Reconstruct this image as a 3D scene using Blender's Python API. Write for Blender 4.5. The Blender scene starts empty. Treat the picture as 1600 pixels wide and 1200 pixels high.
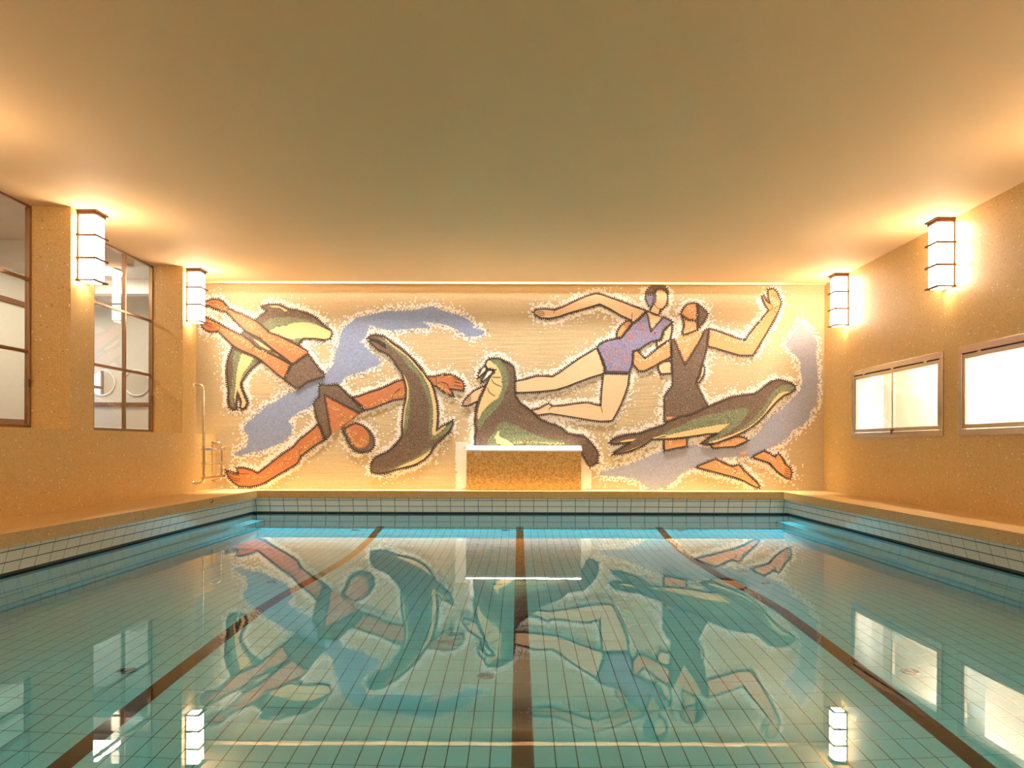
import bpy, math, random
from mathutils import Vector, Matrix
from mathutils.geometry import tessellate_polygon

random.seed(7)
SC = bpy.context.scene
COL = SC.collection

# ------------------------------------------------------------------ camera
F_PX, VPX, VPY, CAM_H = 1254.0, 810.0, 696.0, 1.24      # metres, water surface at z = 0
cam_d = bpy.data.cameras.new('camera')
cam = bpy.data.objects.new('camera', cam_d)
COL.objects.link(cam)
cam.location = (0, 0, CAM_H)
cam.rotation_euler = (math.radians(90), math.radians(-0.17), 0)
cam_d.sensor_width = 36.0
cam_d.lens = F_PX * 36.0 / 1600.0
cam_d.shift_x = -(VPX - 800) / 1600.0
cam_d.shift_y = (VPY - 600) / 1600.0
cam_d.clip_start = 0.05
SC.camera = cam

# ------------------------------------------------------------------ world, exposure
world = bpy.data.worlds.new('world')
SC.world = world
world.use_nodes = True
world.node_tree.nodes['Background'].inputs['Color'].default_value = (0.75, 0.85, 1.0, 1)
world.node_tree.nodes['Background'].inputs['Strength'].default_value = 0.35
SC.view_settings.view_transform = 'Standard'
SC.view_settings.look = 'None'
SC.view_settings.gamma = 1.0
SC.view_settings.use_curve_mapping = False
SC.view_settings.exposure = 1.34
try:
    SC.cycles.use_denoising = True
    SC.cycles.use_light_tree = False
    SC.cycles.adaptive_threshold = 0.04
    SC.cycles.use_adaptive_sampling = True
    SC.cycles.max_bounces = 8
    SC.cycles.diffuse_bounces = 3
    SC.cycles.glossy_bounces = 3
    SC.cycles.transmission_bounces = 6
    SC.cycles.transparent_max_bounces = 8
    SC.cycles.sample_clamp_indirect = 20.0
    SC.cycles.caustics_refractive = True
    SC.cycles.caustics_reflective = True
    SC.cycles.blur_glossy = 0.3
except Exception:
    pass

# light levels
LAMP_COL, LAMP_L = (1.0, 0.76, 0.53), 13.0
SLOT_COL, SLOT_W, BEAM_W = (1.0, 0.90, 0.80), 22.0, 134.0

# ------------------------------------------------------------------ room dimensions
XL, XR = -4.68, 4.76          # inner edges of the deck lip
YB = 14.38                    # lip of the far side
YN = 1.13                     # lip of the near side
ZL, ZB = 0.42, 0.291          # lip top / bottom
OVH = 0.028                   # overhang of the lip
UND = 0.11                    # undercut of the tiled band below the lip
XWL, XWR = -5.60, 5.65        # side walls
YW = 14.85                    # mural wall
YR = -3.0                     # wall behind the camera
ZC = 4.21                     # ceiling
ZS = 1.426                    # window sill
XG = -6.12                    # glass plane of the tall windows
PERIOD = 3.35
PROFILE = [(-5.0, 1.2), (1.0, 1.30), (4.3, 1.43), (7.8, 1.60), (8.5, 1.75), (9.5, 2.05), (10.3, 2.28), (11.4, 2.60), (12.6, 2.72), (13.6, 2.55), (14.49, 2.0), (16.0, 1.1)]
PROFILE = [(YB+UND - 0.25*round((YB+UND-a)/0.25), p) if 1.5 < a < 14.4 else (a, p) for a, p in PROFILE]   # breaks fall on tile joints
def depth(y):                 # pool floor depth: shallow end, long slope, deep hopper, bank up to the far wall
    for (a, p), (b, q) in zip(PROFILE, PROFILE[1:]):
        if a <= y <= b: return p + (q-p)*(y-a)/(b-a)
    return 1.3

# ------------------------------------------------------------------ helpers
def link(o, parent=None, kind=None, label=None, cat=None, group=None):
    COL.objects.link(o)
    if parent is not None:
        o.parent = parent
    if kind: o['kind'] = kind
    if label: o['label'] = label
    if cat: o['category'] = cat
    if group: o['group'] = group
    return o

def mesh_obj(name, verts, faces, mat, parent=None, smooth=False, **kw):
    me = bpy.data.meshes.new(name)
    me.from_pydata(verts, [], faces)
    me.update()
    if mat: me.materials.append(mat)
    if smooth:
        for p in me.polygons: p.use_smooth = True
    return link(bpy.data.objects.new(name, me), parent, **kw)

def empty(name, loc=(0, 0, 0), parent=None, **kw):
    o = bpy.data.objects.new(name, None)
    o.empty_display_size = 0.1
    o.location = loc
    return link(o, parent, **kw)

class MB:
    def __init__(s): s.v, s.f = [], []
    def box(s, x0, x1, y0, y1, z0, z1, c=0.0):
        n = len(s.v)
        if c <= 0:
            s.v += [(x0,y0,z0),(x1,y0,z0),(x1,y1,z0),(x0,y1,z0),(x0,y0,z1),(x1,y0,z1),(x1,y1,z1),(x0,y1,z1)]
            s.f += [tuple(n+i for i in q) for q in ((3,2,1,0),(4,5,6,7),(0,1,5,4),(1,2,6,5),(2,3,7,6),(3,0,4,7))]
        else:  # chamfered box : 24 vertices
            idx = {}
            X, Y, Z = (x0, x1), (y0, y1), (z0, z1)
            for i in (0,1):
                for j in (0,1):
                    for k in (0,1):
                        dx, dy, dz = (c if i == 0 else -c), (c if j == 0 else -c), (c if k == 0 else -c)
                        for a in range(3):
                            p = [X[i]+dx, Y[j]+dy, Z[k]+dz]
                            p[a] = (X[i], Y[j], Z[k])[a]
                            idx[(i,j,k,a)] = len(s.v); s.v.append(tuple(p))
            def q(*k): s.f.append(tuple(idx[t] for t in k))
            for e in (0,1):
                a = [(e,0,0,0),(e,1,0,0),(e,1,1,0),(e,0,1,0)]; q(*(a if e else a[::-1]))
                a = [(0,e,0,1),(0,e,1,1),(1,e,1,1),(1,e,0,1)]; q(*(a if e else a[::-1]))
                a = [(0,0,e,2),(1,0,e,2),(1,1,e,2),(0,1,e,2)]; q(*(a if e else a[::-1]))
            for i in (0,1):
                for j in (0,1):
                    q((i,j,0,0),(i,j,1,0),(i,j,1,1),(i,j,0,1))
                    q((i,0,j,0),(i,1,j,0),(i,1,j,2),(i,0,j,2))
                    q((0,i,j,1),(1,i,j,1),(1,i,j,2),(0,i,j,2))
            for i in (0,1):
                for j in (0,1):
                    for k in (0,1): q((i,j,k,0),(i,j,k,1),(i,j,k,2))
        return s
    def tube(s, pts, r, n=10, caps=True):
        pts = [Vector(p) for p in pts]
        rings = []
        up = None
        for i, p in enumerate(pts):
            d = (pts[min(i+1, len(pts)-1)] - pts[max(i-1, 0)]).normalized()
            if up is None:
                up = d.orthogonal().normalized()
            up = (up - d * up.dot(d)).normalized()
            sd = d.cross(up)
            base = len(s.v)
            for k in range(n):
                a = 2*math.pi*k/n
                s.v.append(tuple(p + (up*math.cos(a) + sd*math.sin(a))*r))
            rings.append(base)
        for a, b in zip(rings, rings[1:]):
            for k in range(n):
                s.f.append((a+k, a+(k+1) % n, b+(k+1) % n, b+k))
        if caps:
            s.f.append(tuple(rings[0]+k for k in range(n))[::-1])
            s.f.append(tuple(rings[-1]+k for k in range(n)))
        return s
    def disc(s, c, axis, r, h, n=24, r2=None):
        c = Vector(c); ax = Vector(axis).normalized(); u = ax.orthogonal().normalized(); w = ax.cross(u)
        b = len(s.v); r2 = r if r2 is None else r2
        for hh, rr in ((0, r), (h, r2)):
            for k in range(n):
                a = 2*math.pi*k/n
                s.v.append(tuple(c + ax*hh + (u*math.cos(a)+w*math.sin(a))*rr))
        for k in range(n): s.f.append((b+k, b+(k+1) % n, b+n+(k+1) % n, b+n+k))
        s.f.append(tuple(b+k for k in range(n))[::-1]); s.f.append(tuple(b+n+k for k in range(n)))
        return s
    def ring(s, c, axis, r, t, n=32, m=8):
        c = Vector(c); ax = Vector(axis).normalized(); u = ax.orthogonal().normalized(); w = ax.cross(u)
        b = len(s.v)
        for k in range(n):
            a = 2*math.pi*k/n; d = u*math.cos(a)+w*math.sin(a)
            for j in range(m):
                g = 2*math.pi*j/m
                s.v.append(tuple(c + d*(r+t*math.cos(g)) + ax*t*math.sin(g)))
        for k in range(n):
            for j in range(m):
                s.f.append((b+k*m+j, b+((k+1) % n)*m+j, b+((k+1) % n)*m+(j+1) % m, b+k*m+(j+1) % m))
        return s
    def obj(s, name, mat, parent=None, smooth=False, **kw):
        return mesh_obj(name, s.v, s.f, mat, parent, smooth, **kw)

def copy_tree(o, parent=None):
    c = o.copy(); COL.objects.link(c)
    if parent is not None: c.parent = parent
    for ch in list(o.children): copy_tree(ch, c)
    return c

# ------------------------------------------------------------------ materials
def nmat(name):
    m = bpy.data.materials.new(name); m.use_nodes = True
    nt = m.node_tree
    return m, nt, nt.nodes['Principled BSDF']

def N(nt, typ, **kw):
    n = nt.nodes.new(typ)
    for k, v in kw.items(): setattr(n, k, v)
    return n

def plain(name, col, rough=0.5, metal=0.0, var=0.06, scale=6.0, bump=0.0, spec=0.5):
    m, nt, b = nmat(name)
    g = N(nt, 'ShaderNodeNewGeometry')
    no = N(nt, 'ShaderNodeTexNoise'); no.inputs['Scale'].default_value = scale; no.inputs['Detail'].default_value = 3
    nt.links.new(g.outputs['Position'], no.inputs['Vector'])
    mx = N(nt, 'ShaderNodeMix', data_type='RGBA')
    mx.inputs['A'].default_value = tuple(c*(1-var) for c in col)+(1,)
    mx.inputs['B'].default_value = tuple(min(1, c*(1+var)) for c in col)+(1,)
    nt.links.new(no.outputs['Fac'], mx.inputs['Factor'])
    nt.links.new(mx.outputs['Result'], b.inputs['Base Color'])
    b.inputs['Roughness'].default_value = rough; b.inputs['Metallic'].default_value = metal
    b.inputs['Specular IOR Level'].default_value = spec
    if bump:
        bp = N(nt, 'ShaderNodeBump'); bp.inputs['Strength'].default_value = bump; bp.inputs['Distance'].default_value = 0.01
        nt.links.new(no.outputs['Fac'], bp.inputs['Height']); nt.links.new(bp.outputs['Normal'], b.inputs['Normal'])
    return m

def math_n(nt, op, a, b=None, c=None):
    n = N(nt, 'ShaderNodeMath', operation=op)
    for i, v in enumerate((a, b, c)):
        if v is None: continue
        if isinstance(v, (int, float)): n.inputs[i].default_value = v
        else: nt.links.new(v, n.inputs[i])
    return n.outputs[0]

def grid_mosaic(name, lo, hi, grout, tess=0.02, white=0.008, dark=0.006, wcol=(0.95, 0.90, 0.84), rough=0.33, gw=0.07, streak=0.0, darkf=0.68):
    """square tesserae laid in straight rows, with stray white and brown pieces"""
    m, nt, b = nmat(name)
    L = nt.links.new
    g = N(nt, 'ShaderNodeNewGeometry')
    sc = N(nt, 'ShaderNodeVectorMath', operation='MULTIPLY_ADD')
    sc.inputs[1].default_value = (1/tess,)*3; sc.inputs[2].default_value = (0.37, 0.37, 0.37)
    L(g.outputs['Position'], sc.inputs[0])
    fl = N(nt, 'ShaderNodeVectorMath', operation='FLOOR'); L(sc.outputs[0], fl.inputs[0])
    fr = N(nt, 'ShaderNodeVectorMath', operation='FRACTION'); L(sc.outputs[0], fr.inputs[0])
    wn = N(nt, 'ShaderNodeTexWhiteNoise'); L(fl.outputs[0], wn.inputs['Vector'])
    big = N(nt, 'ShaderNodeTexNoise'); big.inputs['Scale'].default_value = 1.3; big.inputs['Detail'].default_value = 3
    L(g.outputs['Position'], big.inputs['Vector'])
    t = math_n(nt, 'MULTIPLY_ADD', big.outputs['Fac'], 0.8, -0.4)
    t = math_n(nt, 'ADD', wn.outputs['Value'], t)
    if streak:
        mp = N(nt, 'ShaderNodeVectorMath', operation='MULTIPLY'); mp.inputs[1].default_value = (1.6, 1, 26)
        L(g.outputs['Position'], mp.inputs[0])
        sn = N(nt, 'ShaderNodeTexNoise'); sn.inputs['Scale'].default_value = 1.0; sn.inputs['Detail'].default_value = 4
        L(mp.outputs[0], sn.inputs['Vector'])
        t = math_n(nt, 'ADD', t, math_n(nt, 'MULTIPLY_ADD', sn.outputs['Fac'], streak, -streak*0.5))
    mx = N(nt, 'ShaderNodeMix', data_type='RGBA'); mx.inputs['A'].default_value = lo+(1,); mx.inputs['B'].default_value = hi+(1,)
    L(t, mx.inputs['Factor'])
    # stray pieces
    wn2 = N(nt, 'ShaderNodeTexWhiteNoise', noise_dimensions='4D'); wn2.inputs['W'].default_value = 3.7; L(fl.outputs[0], wn2.inputs['Vector'])
    isd = math_n(nt, 'LESS_THAN', wn2.outputs['Value'], dark)
    isw = math_n(nt, 'GREATER_THAN', wn2.outputs['Value'], 1-white)
    m2 = N(nt, 'ShaderNodeMix', data_type='RGBA'); m2.inputs['B'].default_value = tuple(c*darkf for c in lo)+(1,)
    L(isd, m2.inputs['Factor']); L(mx.outputs['Result'], m2.inputs['A'])
    m3 = N(nt, 'ShaderNodeMix', data_type='RGBA'); m3.inputs['B'].default_value = wcol+(1,)
    L(isw, m3.inputs['Factor']); L(m2.outputs['Result'], m3.inputs['A'])
    # grout along the two axes of the face
    sx = N(nt, 'ShaderNodeSeparateXYZ'); L(fr.outputs[0], sx.inputs[0])
    nx = N(nt, 'ShaderNodeSeparateXYZ'); L(g.outputs['True Normal'], nx.inputs[0])
    acc = None
    for ax in range(3):
        e = math_n(nt, 'LESS_THAN', math_n(nt, 'ABSOLUTE', math_n(nt, 'SUBTRACT', sx.outputs[ax], 0.5)), 0.5-gw)
        e = math_n(nt, 'SUBTRACT', 1.0, e)
        keep = math_n(nt, 'LESS_THAN', math_n(nt, 'ABSOLUTE', nx.outputs[ax]), 0.7)
        e = math_n(nt, 'MULTIPLY', e, keep)
        acc = e if acc is None else math_n(nt, 'MAXIMUM', acc, e)
    m4 = N(nt, 'ShaderNodeMix', data_type='RGBA'); m4.inputs['B'].default_value = grout+(1,)
    L(acc, m4.inputs['Factor']); L(m3.outputs['Result'], m4.inputs['A'])
    L(m4.outputs['Result'], b.inputs['Base Color'])
    b.inputs['Roughness'].default_value = rough
    bp = N(nt, 'ShaderNodeBump'); bp.inputs['Strength'].default_value = 0.35; bp.inputs['Distance'].default_value = 0.002
    hgt = math_n(nt, 'SUBTRACT', math_n(nt, 'MULTIPLY', wn.outputs['Value'], 0.5), acc)
    if streak:
        hgt = math_n(nt, 'ADD', hgt, math_n(nt, 'MULTIPLY', sn.outputs['Fac'], 5.0))
    L(hgt, bp.inputs['Height']); L(bp.outputs['Normal'], b.inputs['Normal'])
    return m

def tess_mat(name, c1, c2, grout, size=0.024, gw=0.09, rough=0.4, stretch=(1, 1, 1), ramp=0.5):
    """irregular cut tesserae with visible joints"""
    m, nt, b = nmat(name); L = nt.links.new
    g = N(nt, 'ShaderNodeNewGeometry')
    mp = N(nt, 'ShaderNodeVectorMath', operation='MULTIPLY'); mp.inputs[1].default_value = (stretch[0], 0.0, stretch[2])
    L(g.outputs['Position'], mp.inputs[0])
    v1 = N(nt, 'ShaderNodeTexVoronoi', feature='F1'); v1.inputs['Scale'].default_value = 1/size; L(mp.outputs[0], v1.inputs['Vector'])
    v2 = N(nt, 'ShaderNodeTexVoronoi', feature='DISTANCE_TO_EDGE'); v2.inputs['Scale'].default_value = 1/size; L(mp.outputs[0], v2.inputs['Vector'])
    se = N(nt, 'ShaderNodeSeparateColor'); L(v1.outputs['Color'], se.inputs[0])
    mx = N(nt, 'ShaderNodeMix', data_type='RGBA'); mx.inputs['A'].default_value = c1+(1,); mx.inputs['B'].default_value = c2+(1,)
    L(se.outputs[0], mx.inputs['Factor'])
    e = math_n(nt, 'LESS_THAN', v2.outputs['Distance'], gw)
    m2 = N(nt, 'ShaderNodeMix', data_type='RGBA'); m2.inputs['B'].default_value = grout+(1,)
    L(e, m2.inputs['Factor']); L(mx.outputs['Result'], m2.inputs['A'])
    L(m2.outputs['Result'], b.inputs['Base Color'])
    b.inputs['Roughness'].default_value = rough
    bp = N(nt, 'ShaderNodeBump'); bp.inputs['Strength'].default_value = 0.3; bp.inputs['Distance'].default_value = 0.002
    L(math_n(nt, 'ADD', v2.outputs['Distance'], math_n(nt, 'MULTIPLY', se.outputs[1], 0.3)), bp.inputs['Height']); L(bp.outputs['Normal'], b.inputs['Normal'])
    return m

def emit_mat(name, col, strength):
    m, nt, b = nmat(name)
    b.inputs['Base Color'].default_value = (0.8, 0.78, 0.74, 1)
    b.inputs['Emission Color'].default_value = col+(1,)
    b.inputs['Emission Strength'].default_value = strength
    b.inputs['Roughness'].default_value = 0.4
    return m

def pane_glass(name, tint=(0.93, 0.95, 0.94), ior=1.65, rough=0.0):
    m = bpy.data.materials.new(name); m.use_nodes = True
    nt = m.node_tree; nt.nodes.clear()
    o = N(nt, 'ShaderNodeOutputMaterial')
    t = N(nt, 'ShaderNodeBsdfTransparent'); t.inputs['Color'].default_value = tint+(1,)
    gl = N(nt, 'ShaderNodeBsdfGlossy'); gl.inputs['Roughness'].default_value = rough
    g = N(nt, 'ShaderNodeNewGeometry')
    dp = N(nt, 'ShaderNodeVectorMath', operation='DOT_PRODUCT')
    nt.links.new(g.outputs['Incoming'], dp.inputs[0]); nt.links.new(g.outputs['Normal'], dp.inputs[1])
    c = math_n(nt, 'SUBTRACT', 1.0, math_n(nt, 'ABSOLUTE', dp.outputs['Value']))
    f0 = ((ior-1)/(ior+1))**2
    fr = math_n(nt, 'MULTIPLY_ADD', math_n(nt, 'POWER', c, 5.0), 1-f0, f0)     # reflectance of a thin pane
    mx = N(nt, 'ShaderNodeMixShader')
    nt.links.new(fr, mx.inputs[0]); nt.links.new(t.outputs[0], mx.inputs[1]); nt.links.new(gl.outputs[0], mx.inputs[2])
    nt.links.new(mx.outputs[0], o.inputs['Surface'])
    return m

def water_mat():
    m = bpy.data.materials.new('pool water'); m.use_nodes = True
    nt = m.node_tree; nt.nodes.clear(); L = nt.links.new
    o = N(nt, 'ShaderNodeOutputMaterial')
    gb = N(nt, 'ShaderNodeBsdfGlass'); gb.inputs['IOR'].default_value = 1.333; gb.inputs['Roughness'].default_value = 0.0
    gb.inputs['Color'].default_value = (1, 1, 1, 1)
    g = N(nt, 'ShaderNodeNewGeometry')
    n1 = N(nt, 'ShaderNodeTexNoise'); n1.inputs['Scale'].default_value = 0.8; n1.inputs['Detail'].default_value = 2.5
    n2 = N(nt, 'ShaderNodeTexNoise'); n2.inputs['Scale'].default_value = 9.0; n2.inputs['Detail'].default_value = 2.0
    L(g.outputs['Position'], n1.inputs['Vector']); L(g.outputs['Position'], n2.inputs['Vector'])
    h = math_n(nt, 'MULTIPLY_ADD', n2.outputs['Fac'], 0.16, n1.outputs['Fac'])
    bp = N(nt, 'ShaderNodeBump'); bp.inputs['Strength'].default_value = 1.0; bp.inputs['Distance'].default_value = 0.00035
    L(h, bp.inputs['Height']); L(bp.outputs['Normal'], gb.inputs['Normal'])
    L(gb.outputs[0], o.inputs['Surface'])
    ab = N(nt, 'ShaderNodeVolumeAbsorption'); ab.inputs['Density'].default_value = 0.46
    ab.inputs['Color'].default_value = (0.0, 0.90, 0.995, 1)
    L(ab.outputs[0], o.inputs['Volume'])
    return m

M = {}
M['gold'] = grid_mosaic('gold wall mosaic', (0.69, 0.445, 0.145), (0.82, 0.56, 0.215), (0.46, 0.28, 0.09))
M['goldfloor'] = grid_mosaic('gold deck mosaic', (0.60, 0.38, 0.13), (0.74, 0.48, 0.18), (0.36, 0.22, 0.07), white=0.004, gw=0.1)
M['ground'] = grid_mosaic('pale gold mural ground', (0.53, 0.41, 0.23), (0.63, 0.52, 0.33), (0.48, 0.37, 0.20), tess=0.014, white=0.0, dark=0.0, rough=0.45, gw=0.05, streak=0.9)
M['podium'] = tess_mat('amber smalti', (0.44, 0.22, 0.045), (0.86, 0.58, 0.24), (0.58, 0.34, 0.11), 0.021, 0.04, 0.3)
M['marble'] = plain('pale platform top', (0.86, 0.82, 0.76), 0.35, var=0.03)
M['ceil'] = plain('ceiling plaster', (0.93, 0.64, 0.345), 0.75, var=0.015, scale=1.5)
M['tile'] = plain('glazed white tile', (0.68, 0.85, 0.91), 0.12, var=0.03, scale=2.5)
M['bandtile'] = plain('glazed ivory tile', (0.74, 0.68, 0.58), 0.16, var=0.03, scale=2.5)
M['black'] = plain('black matt tile', (0.010, 0.008, 0.009), 0.55, var=0.1, spec=0.12)
M['grout'] = plain('dark grout', (0.055, 0.065, 0.06), 0.85, var=0.1)
M['bronze'] = plain('bronze', (0.13, 0.065, 0.03), 0.4, metal=0.5, var=0.1)
M['frame'] = plain('bronze window bar', (0.33, 0.19, 0.10), 0.28, metal=0.75, var=0.15, scale=9)
M['steel'] = plain('polished steel', (0.72, 0.66, 0.58), 0.16, metal=1.0, var=0.05)
M['nickel'] = plain('nickel window frame', (0.62, 0.53, 0.43), 0.24, metal=0.9, var=0.1, scale=12)
M['white'] = plain('white plaster', (0.82, 0.80, 0.77), 0.7, var=0.02)
M['cream'] = plain('cream plaster', (0.70, 0.66, 0.57), 0.75, var=0.03)
M['wood'] = plain('brown wood', (0.22, 0.09, 0.035), 0.4, var=0.2, scale=14)
M['dark'] = plain('dark joint', (0.03, 0.025, 0.02), 0.6)
M['opal'] = emit_mat('opal lamp glass', LAMP_COL, LAMP_L)
M['glass'] = pane_glass('window glass')
M['water'] = water_mat()
M['mirror'] = plain('mirror', (0.85, 0.87, 0.88), 0.02, metal=1.0, var=0.0)
M['chrome'] = plain('chrome', (0.75, 0.75, 0.75), 0.15, metal=1.0)
# mural colours
GW_ = (0.62, 0.52, 0.42)
M['brown'] = tess_mat('brown tesserae', (0.065, 0.038, 0.026), (0.135, 0.083, 0.057), (0.36, 0.28, 0.21), 0.026, 0.04, stretch=(1.0, 1, 1.7))
M['outline'] = plain('dark outline tesserae', (0.055, 0.038, 0.030), 0.45, var=0.3, scale=40)
M['green'] = tess_mat('green tesserae', (0.085, 0.125, 0.055), (0.17, 0.22, 0.115), (0.40, 0.40, 0.28), 0.026, 0.04)
M['creamt'] = tess_mat('cream tesserae', (0.74, 0.55, 0.26), (0.80, 0.62, 0.33), (0.66, 0.49, 0.23), 0.022, 0.04)
M['whitet'] = plain('white tesserae', (0.88, 0.84, 0.79), 0.4, var=0.04, scale=30)
M['orange'] = tess_mat('orange red tesserae', (0.48, 0.155, 0.055), (0.58, 0.22, 0.095), (0.50, 0.21, 0.10), 0.022, 0.04)
M['dot'] = plain('yellow dot tesserae', (0.78, 0.52, 0.20), 0.4)
M['tan'] = tess_mat('tan skin tesserae', (0.68, 0.32, 0.125), (0.76, 0.40, 0.18), (0.62, 0.31, 0.14), 0.022, 0.04)
M['peach'] = tess_mat('peach skin tesserae', (0.80, 0.55, 0.33), (0.84, 0.60, 0.39), (0.74, 0.50, 0.30), 0.022, 0.03)
M['blue'] = tess_mat('pale blue tesserae', (0.19, 0.26, 0.44), (0.29, 0.37, 0.57), (0.28, 0.32, 0.45), 0.024, 0.05)
M['blueh'] = tess_mat('grey lilac tesserae', (0.29, 0.32, 0.45), (0.39, 0.42, 0.55), (0.38, 0.40, 0.48), 0.024, 0.05)
M['suitblue'] = tess_mat('blue bathing suit tesserae', (0.13, 0.14, 0.32), (0.24, 0.25, 0.45), (0.42, 0.38, 0.45), 0.022, 0.05)
M['suitdot'] = plain('red dot tesserae', (0.66, 0.22, 0.13), 0.4)
M['tusk'] = plain('tusk tesserae', (0.86, 0.80, 0.72), 0.4, var=0.03)

# ------------------------------------------------------------------ the room shell
# deck ("floor") : four slabs round the pool, their inner faces are the mosaic lip
mb = MB()
mb.box(XWL, XL, YR, YW, ZB, ZL)
mb.box(XR, XWR, YR, YW, ZB, ZL)
mb.box(XL, XR, YB, YW, ZB, ZL)
mb.box(XL, XR, YR, YN, ZB, ZL)
mb.obj('floor', M['goldfloor'], kind='structure', label='gold mosaic pool deck with a thick square lip')

# right wall with window openings
RWIN = [(10.67, 13.55), (7.40, 10.27), (4.05, 6.95), (0.70, 3.60)]
RZ0, RZ1 = 1.39, 2.50
mb = MB()
mb.box(XWR, XWR+0.30, YR, YW+0.3, 0.2, RZ0)
mb.box(XWR, XWR+0.30, YR, YW+0.3, RZ1, ZC+0.3)
edges = [YR] + [e for w in sorted(RWIN) for e in w] + [YW+0.3]
for a, b in zip(edges[0::2], edges[1::2]):
    mb.box(XWR, XWR+0.30, a, b, RZ0, RZ1)
wall_right = mb.obj('wall_right', M['gold'], kind='structure', label='gold mosaic side wall with low wide windows')

# left wall : low sill wall, pillars, deep tall windows between them
LBAY = [(10.58 - PERIOD*k, 13.38 - PERIOD*k) for k in range(4)]
mb = MB()
mb.box(XG-0.03, XWL, YR, YW-0.0125, 0.2, ZS)
for k in range(-1, 4):
    a = 13.93 - PERIOD*(k+1) ; 
    mb.box(XG-0.03, XWL, a-0.55, a, ZS, ZC+0.2)
mb.box(XG-0.03, XWL, YR, 13.93-PERIOD*4-0.55-0.0, ZS, ZC+0.2)
mb.obj('wall_left', M['gold'], kind='structure', label='gold mosaic side wall with deep pillars between tall windows')

# far wall and wall behind the camera
mb = MB(); mb.box(XG-0.3, XWR+0.3, YW, YW+0.3, 0.0, ZC+0.4)
mb.obj('wall_back', M['gold'], kind='structure', label='far wall that carries the mosaic mural')
mb = MB(); mb.box(XG-0.3, XWR+0.3, YR-0.3, YR, 0.0, ZC+0.4)
mb.obj('wall_rear', M['gold'], kind='structure', label='gold mosaic wall behind the viewer')

# ceiling with a lighting slot along the mural wall
SY0, SY1 = 14.58, 14.75
mb = MB()
mb.box(XG-0.1, XWR+0.1, YR, SY0, ZC, ZC+0.35)
mb.box(XG-0.1, XWR+0.1, SY1, YW, ZC, ZC+0.35)
mb.box(XG-0.1, XWR+0.1, SY0, SY1, ZC+0.30, ZC+0.35)
mb.obj('ceiling', M['ceil'], kind='structure', label='smooth cream ceiling with a light slot before the mural')

# lamp tube in the slot
slot = empty('slot_light', (0, 14.66, ZC+0.17), label='long light strip hidden in the ceiling slot above the mural', cat='light')
MB().box(-5.55, 4.95, 14.64, 14.68, ZC+0.182, ZC+0.298).obj('housing', M['white'], slot).matrix_parent_inverse = Matrix.Translation((0, -14.66, -(ZC+0.17)))
ld = bpy.data.lights.new('strip', 'AREA'); ld.shape = 'RECTANGLE'; ld.size = 10.5; ld.size_y = 0.03
ld.energy = SLOT_W; ld.color = SLOT_COL
lo = bpy.data.objects.new('strip', ld); COL.objects.link(lo); lo.parent = slot
lo.location = (-0.30, 0, 0.0); lo.rotation_euler = (math.radians(8), 0, 0)
ld2 = bpy.data.lights.new('beam', 'AREA'); ld2.shape = 'RECTANGLE'; ld2.size = 10.5; ld2.size_y = 0.03
ld2.energy = BEAM_W; ld2.color = SLOT_COL; ld2.spread = math.radians(34)      # narrow lens optics of the same strip
lo2 = bpy.data.objects.new('beam', ld2); COL.objects.link(lo2); lo2.parent = slot
for q_ in (ld, ld2): q_.cycles.is_caustics_light = True
lo2.location = (-0.30, 0.0, -0.004); lo2.rotation_euler = (math.radians(-4.0), 0, 0)

# ------------------------------------------------------------------ pool basin
basin = empty('pool_basin', (0, 0, 0), kind='structure', label='tiled pool basin with three black lane lines')
PXL, PXR, PYB, PYN = XL-UND, XR+UND, YB+UND, YN-UND
LEDGE_W, LEDGE_Z = 0.22, -1.08
mb = MB()
# grout bed : floor, walls, undercut band
d0, d1 = -depth(PYN), -depth(PYB)
T = 0.012
vs, fs = [], []
def quad(a, b, c, d):
    n = len(vs); vs.extend([a, b, c, d]); fs.append((n, n+1, n+2, n+3))
g = 0.0025
stations = [PYN] + [a for a, _ in PROFILE if PYN < a < PYB] + [PYB]
for ya, yb in zip(stations, stations[1:]):
    quad((PXL, ya, -depth(ya)-g), (PXR, ya, -depth(ya)-g), (PXR, yb, -depth(yb)-g), (PXL, yb, -depth(yb)-g))
for X, s in ((PXL, -1), (PXR, 1)):
    quad((X+s*g, PYN, d0-g), (X+s*g, PYB, d1-g), (X+s*g, PYB, 0.0), (X+s*g, PYN, 0.0))
    Xi = X - s*(UND-OVH)
    quad((X+s*g, PYN, 0.0), (X+s*g, PYB+g, 0.0), (Xi+s*g, YB+OVH+g, ZB), (Xi+s*g, YN-OVH, ZB))
    Xl = X - s*LEDGE_W
    quad((Xl+s*g, PYN, LEDGE_Z-g), (Xl+s*g, PYB, LEDGE_Z-g), (X, PYB, LEDGE_Z-g), (X, PYN, LEDGE_Z-g))
    quad((Xl+s*g, PYN, LEDGE_Z-g), (Xl+s*g, PYB, LEDGE_Z-g), (Xl+s*g, PYB, -2.9), (Xl+s*g, PYN, -2.9))
quad((PXL, PYB+g, d1-g), (PXR, PYB+g, d1-g), (PXR, PYB+g, 0), (PXL, PYB+g, 0))
quad((PXL, PYB+g, 0), (PXR, PYB+g, 0), (XR+OVH, YB+OVH+g, ZB), (XL-OVH, YB+OVH+g, ZB))
quad((PXL, PYN-g, d0-g), (PXR, PYN-g, d0-g), (PXR, PYN-g, 0), (PXL, PYN-g, 0))
quad((PXL, PYN-g, 0), (PXR, PYN-g, 0), (XR+OVH, YN-OVH-g, ZB), (XL-OVH, YN-OVH-g, ZB))
mesh_obj('grout_bed', vs, fs, M['grout'], basin)
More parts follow.
